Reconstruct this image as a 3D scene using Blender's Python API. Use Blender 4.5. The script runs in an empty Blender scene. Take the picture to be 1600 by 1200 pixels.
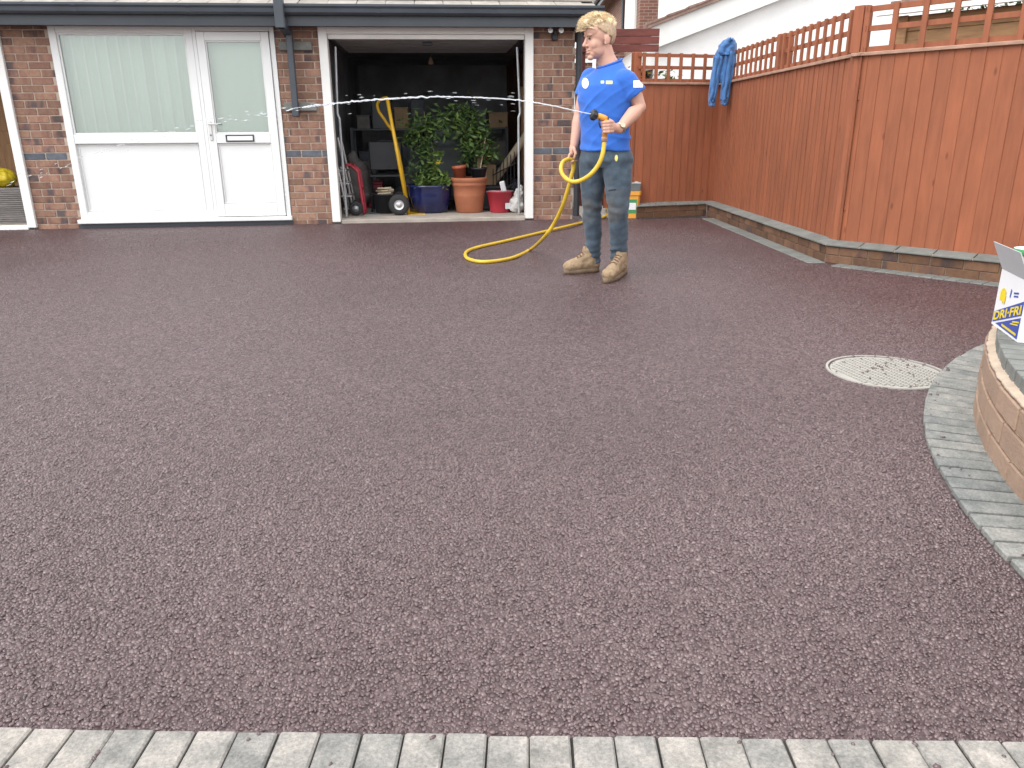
import bpy, bmesh, math, random
import numpy as np
from mathutils import Vector, Matrix, Euler, noise
from mathutils.bvhtree import BVHTree
random.seed(7); rng = np.random.default_rng(7)
D = bpy.data; SC = bpy.context.scene; COL = SC.collection
R_ = math.radians

# ------------------------------------------------------------------ camera
F_PX, CAM_H, TILT, ROLL = 1201.0, 1.0, R_(18.2), R_(0.47)
CAM = np.array([0, 0, CAM_H])
_fw = np.array([0, math.cos(TILT), -math.sin(TILT)]); _u0 = np.array([0, math.sin(TILT), math.cos(TILT)]); _r0 = np.array([1., 0, 0])
_R = _r0*math.cos(ROLL) - _u0*math.sin(ROLL); _U = _r0*math.sin(ROLL) + _u0*math.cos(ROLL)
cd = D.cameras.new('camera'); cam = D.objects.new('camera', cd); COL.objects.link(cam)
cd.sensor_width = 36; cd.lens = 36*F_PX/1600; cd.clip_start = 0.05; cd.clip_end = 600
m4 = Matrix(((_R[0], _U[0], -_fw[0], 0), (_R[1], _U[1], -_fw[1], 0), (_R[2], _U[2], -_fw[2], CAM_H), (0, 0, 0, 1)))
cam.matrix_world = m4; SC.camera = cam
# ------------------------------------------------------------------ world, sun, exposure
SUN_EL, SUN_AZ = R_(52), R_(-128)       # compass angle of the sun, from +y towards +x
w = D.worlds.new('World'); SC.world = w; w.use_nodes = True
nt = w.node_tree; bg = nt.nodes['Background']
sky = nt.nodes.new('ShaderNodeTexSky'); sky.sky_type = 'NISHITA'; sky.sun_disc = False
sky.sun_elevation = SUN_EL; sky.sun_rotation = SUN_AZ; sky.air_density = 1.0; sky.dust_density = 1.0; sky.ozone_density = 1.0
hs = nt.nodes.new('ShaderNodeHueSaturation'); hs.inputs['Saturation'].default_value = 0.16; hs.inputs['Value'].default_value = 1.0
mxw = nt.nodes.new('ShaderNodeMix'); mxw.data_type = 'RGBA'; mxw.inputs[0].default_value = 0.72       # cloud cover: an even bright white over the clear sky
mxw.inputs[7].default_value = (8.6, 8.65, 8.7, 1)
nt.links.new(sky.outputs[0], hs.inputs['Color']); nt.links.new(hs.outputs[0], mxw.inputs[6]); nt.links.new(mxw.outputs[2], bg.inputs[0])
bg.inputs[1].default_value = 0.13
sl = D.lights.new('sun', 'SUN'); sun = D.objects.new('sun', sl); COL.objects.link(sun)
sl.energy = 1.1; sl.angle = R_(35); sl.color = (1.0, 0.97, 0.93)
sd = Vector((math.sin(SUN_AZ)*math.cos(SUN_EL), math.cos(SUN_AZ)*math.cos(SUN_EL), math.sin(SUN_EL)))
sun.rotation_euler = sd.to_track_quat('Z', 'Y').to_euler()
SC.view_settings.view_transform = 'Standard'; SC.view_settings.look = 'None'; SC.view_settings.gamma = 1
SC.view_settings.use_curve_mapping = False; SC.view_settings.exposure = 1.08

# ------------------------------------------------------------------ photo pixel -> place
def ray(x, y): return _fw + _R*(x-800)/F_PX + _U*(600-y)/F_PX
def gnd(x, y, z=0.0):
    d = ray(x, y); return CAM + d*((z-CAM_H)/d[2])
def aty(x, y, Y):
    d = ray(x, y); return CAM + d*(Y/d[1])
GA = np.array([-5.292, 8.736, 0.0]); GW = R_(5.5)
GT = np.array([math.cos(GW), math.sin(GW), 0]); GN = np.array([-math.sin(GW), math.cos(GW), 0])
def G(x, y, z=0.0): return Vector(GA + GT*x + GN*y + np.array([0, 0, z]))      # garage frame -> world
def gl(px, py, dep):                                                            # pixel -> garage frame at a depth
    d = ray(px, py); t = ((GA + GN*dep - CAM) @ GN)/(d @ GN); p = CAM + d*t - GA
    return (p @ GT, dep, p[2])

# ------------------------------------------------------------------ materials
def new_mat(name):
    m = D.materials.new(name); m.use_nodes = True; t = m.node_tree
    return m, t, t.nodes['Principled BSDF']
def N_(t, kind, **kw):
    n = t.nodes.new(kind)
    for k, v in kw.items():
        if k in n.inputs: n.inputs[k].default_value = v
        else: setattr(n, k, v)
    return n
def ramp(t, fac, stops):
    r = t.nodes.new('ShaderNodeValToRGB'); e = r.color_ramp.elements
    e[0].position, e[0].color = stops[0][0], (*stops[0][1], 1); e[1].position, e[1].color = stops[-1][0], (*stops[-1][1], 1)
    for p, c in stops[1:-1]:
        k = e.new(p); k.color = (*c, 1)
    t.links.new(fac, r.inputs[0]); return r
def mul(c, k): return tuple(min(1, v*k) for v in c)
def M(name, c, rough=.6, var=.25, scale=6, bump=0.0, bscale=60, metal=0, rand=0.0, spec=.5, c2=None, c2amt=.5, stretch=(1, 1, 1), gen=False, sheen=0):
    m, t, b = new_mat(name)
    tc = N_(t, 'ShaderNodeTexCoord'); mp = N_(t, 'ShaderNodeMapping'); mp.inputs['Scale'].default_value = stretch
    src = tc.outputs['Object']
    oi = N_(t, 'ShaderNodeObjectInfo')
    ad = N_(t, 'ShaderNodeVectorMath', operation='ADD')
    sc = N_(t, 'ShaderNodeVectorMath', operation='SCALE'); sc.inputs[3].default_value = 37.0
    cx = N_(t, 'ShaderNodeCombineXYZ')
    for i in range(3): t.links.new(oi.outputs['Random'], cx.inputs[i])
    t.links.new(cx.outputs[0], sc.inputs[0]); t.links.new(src, ad.inputs[0]); t.links.new(sc.outputs[0], ad.inputs[1])
    t.links.new(ad.outputs[0], mp.inputs[0])
    nz = N_(t, 'ShaderNodeTexNoise', Scale=scale, Detail=6.0, Roughness=.6); t.links.new(mp.outputs[0], nz.inputs['Vector'])
    lo, hi = mul(c, 1-var), mul(c, 1+var)
    r = ramp(t, nz.outputs[0], [(.3, lo), (.7, hi)]) if c2 is None else ramp(t, nz.outputs[0], [(.28, lo), (c2amt, c), (min(.98, c2amt+.14), c2)])
    out = r.outputs[0]
    if rand:
        h = N_(t, 'ShaderNodeHueSaturation'); mr = N_(t, 'ShaderNodeMapRange'); mr.inputs[3].default_value = 1-rand; mr.inputs[4].default_value = 1+rand
        t.links.new(oi.outputs['Random'], mr.inputs[0]); t.links.new(mr.outputs[0], h.inputs['Value']); t.links.new(out, h.inputs['Color']); out = h.outputs[0]
    t.links.new(out, b.inputs['Base Color'])
    b.inputs['Roughness'].default_value = rough; b.inputs['Metallic'].default_value = metal; b.inputs['Specular IOR Level'].default_value = spec
    if sheen: b.inputs['Sheen Weight'].default_value = sheen
    if bump:
        n2 = N_(t, 'ShaderNodeTexNoise', Scale=bscale, Detail=5.0, Roughness=.65); t.links.new(mp.outputs[0], n2.inputs['Vector'])
        bp = N_(t, 'ShaderNodeBump', Strength=1.0, Distance=bump); t.links.new(n2.outputs[0], bp.inputs['Height']); t.links.new(bp.outputs[0], b.inputs['Normal'])
    return m

MAT = {}
MAT['upvc'] = M('white_upvc', (.75, .76, .76), .35, .03, 3)
MAT['white_paint'] = M('white_paint', (.78, .78, .76), .5, .05, 4, .0006, 90)
MAT['render'] = M('white_render', (.84, .84, .83), .9, .05, 2, .006, 40)
MAT['joint'] = M('dark_joint', (.03, .028, .025), .95, .3, 20, .002, 120)
MAT['mortar'] = M('mortar', (.42, .335, .275), .95, .2, 12, .002, 120)
MAT['pmortar'] = M('dull_mortar', (.17, .13, .095), .95, .2, 12, .002, 120)
MAT['doorgrey'] = M('grey_door_underside', (.26, .26, .27), .6, .15, 5)
MAT['dark'] = M('charcoal_plastic', (.045, .055, .07), .4, .15, 4)
MAT['black'] = M('black_plastic', (.022, .024, .03), .5, .2, 8)
MAT['rubber'] = M('rubber', (.025, .025, .027), .8, .2, 20, .0005, 200)
MAT['conc'] = M('concrete', (.36, .32, .28), .9, .25, 3, .002, 60)
MAT['path'] = M('pale_path', (.55, .52, .47), .9, .12, 3, .002, 60)
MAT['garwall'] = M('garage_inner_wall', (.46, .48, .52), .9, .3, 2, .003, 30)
MAT['tile'] = M('roof_tile', (.30, .275, .245), .85, .25, 8, .003, 60, rand=.15)
MAT['tile2'] = M('old_roof_tile', (.26, .17, .14), .9, .3, 8, .003, 60, rand=.2)
MAT['fence'] = M('red_cedar_stain', (.285, .092, .042), .75, .13, 5, .001, 60, rand=.06, stretch=(6, 6, .7))
def knots(m, sc=2.2):
    t = m.node_tree; b = t.nodes['Principled BSDF']; lk_ = b.inputs['Base Color'].links[0]; src = lk_.from_socket
    tc = N_(t, 'ShaderNodeTexCoord'); oi = N_(t, 'ShaderNodeObjectInfo'); cx = N_(t, 'ShaderNodeCombineXYZ'); ml = N_(t, 'ShaderNodeMath', operation='MULTIPLY'); ml.inputs[1].default_value = 60
    t.links.new(oi.outputs['Random'], ml.inputs[0]); t.links.new(ml.outputs[0], cx.inputs[2]); ad = N_(t, 'ShaderNodeVectorMath', operation='ADD'); t.links.new(tc.outputs['Object'], ad.inputs[0]); t.links.new(cx.outputs[0], ad.inputs[1])
    mp = N_(t, 'ShaderNodeMapping'); mp.inputs['Scale'].default_value = (7, .1, 2.6); t.links.new(ad.outputs[0], mp.inputs[0])
    v = N_(t, 'ShaderNodeTexVoronoi', Scale=1.0); t.links.new(mp.outputs[0], v.inputs['Vector'])
    r = ramp(t, v.outputs['Distance'], [(.03, (.5, .42, .4)), (.09, (1, 1, 1))])
    n = N_(t, 'ShaderNodeTexNoise', Scale=1.6, Detail=4.0); t.links.new(ad.outputs[0], n.inputs['Vector']); r2 = ramp(t, n.outputs[0], [(.34, (.86, .87, .88)), (.66, (1.08, 1.06, 1.04))])
    m1 = N_(t, 'ShaderNodeMix', data_type='RGBA', blend_type='MULTIPLY'); m1.inputs[0].default_value = .8; t.links.new(src, m1.inputs[6]); t.links.new(r.outputs[0], m1.inputs[7])
    m2 = N_(t, 'ShaderNodeMix', data_type='RGBA', blend_type='MULTIPLY'); m2.inputs[0].default_value = 1; t.links.new(m1.outputs[2], m2.inputs[6]); t.links.new(r2.outputs[0], m2.inputs[7])
    t.links.new(m2.outputs[2], b.inputs['Base Color'])
knots(MAT['fence'])
MAT['fence_dark'] = M('dark_red_stain', (.15, .04, .032), .75, .25, 5, .001, 60, rand=.1, stretch=(1, 4, 4))
MAT['rail'] = M('weathered_rail', (.36, .22, .16), .85, .3, 9, .002, 60, stretch=(1, 5, 5))
MAT['coping'] = M('grey_engineering_brick', (.175, .18, .168), .78, .28, 14, .001, 120, rand=.12, c2=(.25, .25, .23), c2amt=.62)
MAT['terracotta'] = M('terracotta', (.40, .14, .07), .75, .2, 7, .0008, 90, c2=(.48, .24, .16), c2amt=.64)
MAT['terraplastic'] = M('terracotta_plastic', (.36, .09, .045), .5, .12, 9)
MAT['blueglaze'] = M('blue_glaze', (.012, .018, .085), .12, .4, 6, spec=.7)
MAT['soil'] = M('soil', (.035, .025, .018), .95, .4, 30, .006, 60)
MAT['yellow'] = M('yellow_paint', (.62, .36, .02), .4, .12, 10)
MAT['hose'] = M('yellow_hose', (.60, .40, .035), .4, .12, 12)
MAT['redpaint'] = M('red_paint', (.36, .03, .05), .4, .15, 10)
MAT['redplastic'] = M('red_plastic', (.42, .03, .05), .45, .1, 10)
MAT['alu'] = M('aluminium', (.62, .62, .62), .4, .1, 10, metal=.7)
MAT['steel'] = M('galvanised_steel', (.40, .42, .44), .45, .2, 10, metal=.6)
MAT['card'] = M('cardboard', (.36, .25, .15), .85, .12, 8)
MAT['tube'] = M('pale_tube', (.55, .46, .33), .8, .12, 8)
MAT['bag'] = M('pale_bag', (.62, .60, .58), .5, .2, 12, .004, 25, c2=(.5, .08, .06), c2amt=.66)
MAT['yellowbag'] = M('yellow_bag', (.58, .44, .02), .45, .25, 10, .004, 18)
MAT['chairgrey'] = M('grey_seat_fabric', (.11, .13, .135), .55, .25, 4)
MAT['wood'] = M('plain_timber', (.30, .17, .08), .75, .25, 6, .001, 60, stretch=(1, 6, 6))
MAT['leaf'] = M('leaf', (.07, .125, .035), .5, .45, 9, rand=.1, spec=.4)
MAT['leaf2'] = M('light_leaf', (.10, .16, .035), .5, .4, 9, spec=.4)
MAT['petal'] = M('yellow_petal', (.7, .55, .04), .6, .1, 9)
MAT['stem'] = M('stem', (.16, .12, .06), .8, .2, 20)
MAT['skin'] = M('skin', (.58, .33, .25), .5, .08, 9, .0004, 300, c2=(.58, .27, .20), c2amt=.6)
MAT['hair'] = M('blond_hair', (.76, .62, .41), .5, .25, 30)
MAT['hair2'] = M('brown_hair', (.42, .30, .195), .6, .35, 60)
MAT['lace'] = M('lace', (.10, .05, .03), .8, .2, 50)
MAT['sole'] = M('boot_sole', (.16, .11, .07), .85, .25, 20)
MAT['boot'] = M('tan_suede', (.33, .235, .145), .9, .25, 22, .0012, 160, c2=(.20, .14, .085), c2amt=.6)
MAT['shirt'] = M('blue_cotton', (.022, .125, .52), .85, .12, 7, .0007, 500, sheen=.15)
MAT['hoodie'] = M('hoodie_blue', (.05, .15, .36), .9, .2, 9, .001, 300, sheen=.2)
MAT['badge'] = M('white_badge', (.75, .76, .78), .6, .05, 9)
MAT['badgey'] = M('yellow_badge', (.75, .65, .2), .6, .05, 9)
MAT['orange'] = M('orange_plastic', (.72, .33, .05), .4, .08, 9)
MAT['watch'] = M('watch_steel', (.55, .52, .40), .3, .1, 9, metal=.9)
MAT['carton'] = M('white_carton', (.75, .75, .77), .55, .03, 5)
MAT['cartonin'] = M('grey_carton_inside', (.46, .46, .48), .8, .05, 5)
MAT['printblue'] = M('print_blue', (.045, .075, .34), .55, .06, 5)
MAT['printyellow'] = M('print_yellow', (.75, .58, .02), .55, .06, 5)
MAT['greenlabel'] = M('green_label', (.05, .26, .09), .5, .1, 5)
MAT['blind'] = M('blind_fabric', (.66, .72, .68), .8, .06, 3, stretch=(1, 1, .2), rand=.06)
MAT['manhole'] = M('buff_cast_iron', (.37, .355, .325), .7, .18, 16, .001, 120, c2=(.30, .27, .23), c2amt=.66)
MAT['hedge'] = M('hedge_leaf', (.035, .07, .02), .6, .4, 6)
MAT['earth'] = M('earth', (.16, .13, .10), .95, .3, 1.5, .01, 20)
MAT['brownboard'] = M('brown_board', (.28, .15, .07), .7, .25, 4, stretch=(5, 5, .6))
MAT['slategrey'] = M('grey_stack', (.17, .155, .15), .85, .2, 10, rand=.12)
MAT['bulb'] = M('bulb_holder', (.5, .32, .24), .5, .1, 5)

def brick_mat(name, base, dark, orange):
    m, t, b = new_mat(name)
    tc = N_(t, 'ShaderNodeTexCoord'); oi = N_(t, 'ShaderNodeObjectInfo')
    sc = N_(t, 'ShaderNodeVectorMath', operation='SCALE'); sc.inputs[3].default_value = 91.0
    cx = N_(t, 'ShaderNodeCombineXYZ')
    for i in range(3): t.links.new(oi.outputs['Random'], cx.inputs[i])
    t.links.new(cx.outputs[0], sc.inputs[0]); ad = N_(t, 'ShaderNodeVectorMath', operation='ADD')
    t.links.new(tc.outputs['Object'], ad.inputs[0]); t.links.new(sc.outputs[0], ad.inputs[1])
    mp = N_(t, 'ShaderNodeMapping'); mp.inputs['Scale'].default_value = (1, 1, .35); t.links.new(ad.outputs[0], mp.inputs[0])
    n1 = N_(t, 'ShaderNodeTexNoise', Scale=5.5, Detail=3.0); t.links.new(mp.outputs[0], n1.inputs['Vector'])
    r1 = ramp(t, n1.outputs[0], [(.38, base), (.5, orange), (.575, base), (.64, dark)])
    h = N_(t, 'ShaderNodeHueSaturation'); mr = N_(t, 'ShaderNodeMapRange'); mr.inputs[3].default_value = .72; mr.inputs[4].default_value = 1.22
    t.links.new(oi.outputs['Random'], mr.inputs[0]); t.links.new(mr.outputs[0], h.inputs['Value']); t.links.new(r1.outputs[0], h.inputs['Color'])
    n2 = N_(t, 'ShaderNodeTexNoise', Scale=45.0, Detail=6.0, Roughness=.7); t.links.new(ad.outputs[0], n2.inputs['Vector'])
    mx = N_(t, 'ShaderNodeMix', data_type='RGBA', blend_type='OVERLAY'); mx.inputs[0].default_value = .45
    t.links.new(h.outputs[0], mx.inputs[6]); t.links.new(n2.outputs[0], mx.inputs[7]); t.links.new(mx.outputs[2], b.inputs['Base Color'])
    bp = N_(t, 'ShaderNodeBump', Strength=1.0, Distance=.0016); t.links.new(n2.outputs[0], bp.inputs['Height']); t.links.new(bp.outputs[0], b.inputs['Normal'])
    b.inputs['Roughness'].default_value = .88; b.inputs['Specular IOR Level'].default_value = .3
    return m
MAT['brick'] = brick_mat('multi_brick', (.235, .128, .097), (.105, .080, .080), (.285, .172, .122))
MAT['bluebrick'] = M('blue_brick', (.085, .095, .115), .7, .3, 14, .001, 90, rand=.15)
MAT['housebrick'] = brick_mat('house_brick', (.29, .13, .09), (.17, .09, .07), (.33, .17, .12))
MAT['plinthbrick'] = brick_mat('plinth_brick', (.14, .075, .050), (.085, .055, .048), (.165, .09, .052))
MAT['tanbrick'] = M('tan_concrete_brick', (.32, .215, .155), .95, .18, 9, .004, 70, rand=.10, c2=(.38, .27, .20), c2amt=.6)
MAT['tanmortar'] = M('tan_mortar', (.44, .35, .27), .95, .2, 14, .006, 50)

def paver_mat(name, warm, stops=((.115, .125, .12), (.225, .225, .21), (.35, .335, .305)), rnd=((.58, .62, .62), (.85, .87, .85), (1.08, 1.05, 1.0))):
    m, t, b = new_mat(name)
    tc = N_(t, 'ShaderNodeTexCoord'); oi = N_(t, 'ShaderNodeObjectInfo')
    sc = N_(t, 'ShaderNodeVectorMath', operation='SCALE'); sc.inputs[3].default_value = 53.0
    cx = N_(t, 'ShaderNodeCombineXYZ')
    for i in range(3): t.links.new(oi.outputs['Random'], cx.inputs[i])
    t.links.new(cx.outputs[0], sc.inputs[0]); ad = N_(t, 'ShaderNodeVectorMath', operation='ADD')
    t.links.new(tc.outputs['Object'], ad.inputs[0]); t.links.new(sc.outputs[0], ad.inputs[1])
    n1 = N_(t, 'ShaderNodeTexNoise', Scale=13.0, Detail=7.0, Roughness=.68); t.links.new(ad.outputs[0], n1.inputs['Vector'])
    r1 = ramp(t, n1.outputs[0], [(.30, stops[0]), (.46, stops[1]), (.6, stops[2]), (.75, warm)])
    rr = ramp(t, oi.outputs['Random'], [(0, rnd[0]), (.5, rnd[1]), (1, rnd[2])])
    mx = N_(t, 'ShaderNodeMix', data_type='RGBA', blend_type='MULTIPLY'); mx.inputs[0].default_value = 1
    t.links.new(r1.outputs[0], mx.inputs[6]); t.links.new(rr.outputs[0], mx.inputs[7])
    n2 = N_(t, 'ShaderNodeTexNoise', Scale=150.0, Detail=6.0, Roughness=.7); t.links.new(ad.outputs[0], n2.inputs['Vector'])
    m2 = N_(t, 'ShaderNodeMix', data_type='RGBA', blend_type='OVERLAY'); m2.inputs[0].default_value = .8
    t.links.new(mx.outputs[2], m2.inputs[6]); t.links.new(n2.outputs[0], m2.inputs[7]); t.links.new(m2.outputs[2], b.inputs['Base Color'])
    bp = N_(t, 'ShaderNodeBump', Strength=1.0, Distance=.0022); t.links.new(n2.outputs[0], bp.inputs['Height']); t.links.new(bp.outputs[0], b.inputs['Normal'])
    b.inputs['Roughness'].default_value = .85; b.inputs['Specular IOR Level'].default_value = .35
    return m
MAT['paver'] = paver_mat('charcoal_paver', (.36, .34, .31), ((.15, .155, .152), (.215, .22, .212), (.285, .28, .268)), ((.74, .77, .78), (.92, .93, .92), (1.08, 1.06, 1.03)))
MAT['paver_light'] = paver_mat('worn_paver', (.47, .43, .39), ((.15, .15, .143), (.25, .243, .23), (.335, .318, .298)), ((.80, .81, .81), (.94, .93, .92), (1.04, 1.01, .98)))

def stone_mat():
    m, t, b = new_mat('coated_stone')
    at = N_(t, 'ShaderNodeAttribute', attribute_name='rnd')
    r = ramp(t, at.outputs['Fac'], [(0, (.048, .021, .023)), (.5, (.092, .052, .055)), (1, (.165, .112, .112))])
    tc = N_(t, 'ShaderNodeTexCoord'); nz = N_(t, 'ShaderNodeTexNoise', Scale=300.0, Detail=3.0); t.links.new(tc.outputs['Object'], nz.inputs['Vector'])
    mx = N_(t, 'ShaderNodeMix', data_type='RGBA', blend_type='OVERLAY'); mx.inputs[0].default_value = .4
    t.links.new(r.outputs[0], mx.inputs[6]); t.links.new(nz.outputs[0], mx.inputs[7]); t.links.new(mx.outputs[2], b.inputs['Base Color'])
    b.inputs['Roughness'].default_value = .34; b.inputs['Specular IOR Level'].default_value = .9
    return m
MAT['stone'] = stone_mat()
def macadam_mat():
    m, t, b = new_mat('red_macadam')
    tc = N_(t, 'ShaderNodeTexCoord')
    v = N_(t, 'ShaderNodeTexVoronoi', Scale=95.0, Randomness=1.0); t.links.new(tc.outputs['Object'], v.inputs['Vector'])
    sx = N_(t, 'ShaderNodeSeparateColor'); t.links.new(v.outputs['Color'], sx.inputs[0])
    r = ramp(t, sx.outputs[0], [(0, (.034, .017, .019)), (.5, (.078, .047, .050)), (1, (.150, .105, .105))])
    n1 = N_(t, 'ShaderNodeTexNoise', Scale=.9, Detail=5.0, Roughness=.6); t.links.new(tc.outputs['Object'], n1.inputs['Vector'])
    r2 = ramp(t, n1.outputs[0], [(.35, (.82, .80, .80)), (.65, (1.0, 1.0, 1.0))])
    mx = N_(t, 'ShaderNodeMix', data_type='RGBA', blend_type='MULTIPLY'); mx.inputs[0].default_value = 1
    t.links.new(r.outputs[0], mx.inputs[6]); t.links.new(r2.outputs[0], mx.inputs[7]); t.links.new(mx.outputs[2], b.inputs['Base Color'])
    iv = N_(t, 'ShaderNodeMath', operation='SUBTRACT'); iv.inputs[0].default_value = 1.0; t.links.new(v.outputs['Distance'], iv.inputs[1])
    ml = N_(t, 'ShaderNodeMath', operation='ADD'); t.links.new(iv.outputs[0], ml.inputs[0]); t.links.new(sx.outputs[1], ml.inputs[1])
    bp = N_(t, 'ShaderNodeBump', Strength=.8, Distance=.0035); t.links.new(ml.outputs[0], bp.inputs['Height']); t.links.new(bp.outputs[0], b.inputs['Normal'])
    n3 = ramp(t, n1.outputs[0], [(.35, (.40,)*3), (.65, (.56,)*3)]); t.links.new(n3.outputs[0], b.inputs['Roughness'])
    b.inputs['Specular IOR Level'].default_value = .55
    return m
MAT['macadam'] = macadam_mat()
def glass_mat(name, tint=(.9, .95, .92), refl=.12):
    m = D.materials.new(name); m.use_nodes = True; t = m.node_tree; t.nodes.remove(t.nodes['Principled BSDF'])
    o = t.nodes['Material Output']; tr = N_(t, 'ShaderNodeBsdfTransparent'); tr.inputs[0].default_value = (*tint, 1)
    gs = N_(t, 'ShaderNodeBsdfGlossy', Roughness=.02); fr = N_(t, 'ShaderNodeFresnel', IOR=1.5)
    ad = N_(t, 'ShaderNodeMath', operation='ADD'); ad.inputs[1].default_value = refl-.04; t.links.new(fr.outputs[0], ad.inputs[0])
    mx = N_(t, 'ShaderNodeMixShader'); t.links.new(ad.outputs[0], mx.inputs[0]); t.links.new(tr.outputs[0], mx.inputs[1]); t.links.new(gs.outputs[0], mx.inputs[2])
    t.links.new(mx.outputs[0], o.inputs[0]); return m
MAT['glass'] = glass_mat('window_glass')
def water_mat():
    m, t, b = new_mat('water')
    b.inputs['Base Color'].default_value = (.92, .96, 1, 1); b.inputs['Roughness'].default_value = .12
    b.inputs['Transmission Weight'].default_value = .55; b.inputs['IOR'].default_value = 1.33
    return m
MAT['water'] = water_mat()
def denim_mat():
    m, t, b = new_mat('worn_denim')
    tc = N_(t, 'ShaderNodeTexCoord'); at = N_(t, 'ShaderNodeAttribute', attribute_name='rnd')
    n1 = N_(t, 'ShaderNodeTexNoise', Scale=9.0, Detail=6.0, Roughness=.65); t.links.new(tc.outputs['Object'], n1.inputs['Vector'])
    r1 = ramp(t, n1.outputs[0], [(.3, (.034, .052, .076)), (.55, (.060, .090, .124)), (.78, (.11, .152, .19))])
    n2 = N_(t, 'ShaderNodeTexNoise', Scale=14.0, Detail=6.0, Roughness=.7); t.links.new(tc.outputs['Object'], n2.inputs['Vector'])
    ad = N_(t, 'ShaderNodeMath', operation='MULTIPLY_ADD'); ad.inputs[1].default_value = 1.0; t.links.new(at.outputs['Fac'], ad.inputs[0]); 
    sb = N_(t, 'ShaderNodeMath', operation='SUBTRACT'); t.links.new(n2.outputs[0], sb.inputs[0]); sb.inputs[1].default_value = .5; t.links.new(sb.outputs[0], ad.inputs[2])
    rd = ramp(t, ad.outputs[0], [(.25, (0, 0, 0)), (.8, (1, 1, 1))])
    mx = N_(t, 'ShaderNodeMix', data_type='RGBA'); t.links.new(rd.outputs[0], mx.inputs[0]); t.links.new(r1.outputs[0], mx.inputs[6]); mx.inputs[7].default_value = (.135, .12, .10, 1)
    t.links.new(mx.outputs[2], b.inputs['Base Color'])
    n3 = N_(t, 'ShaderNodeTexNoise', Scale=500.0); t.links.new(tc.outputs['Object'], n3.inputs['Vector'])
    bp = N_(t, 'ShaderNodeBump', Strength=.6, Distance=.0008); t.links.new(n3.outputs[0], bp.inputs['Height']); t.links.new(bp.outputs[0], b.inputs['Normal'])
    b.inputs['Roughness'].default_value = .9; b.inputs['Sheen Weight'].default_value = .15
    return m
MAT['denim'] = denim_mat()

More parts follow.
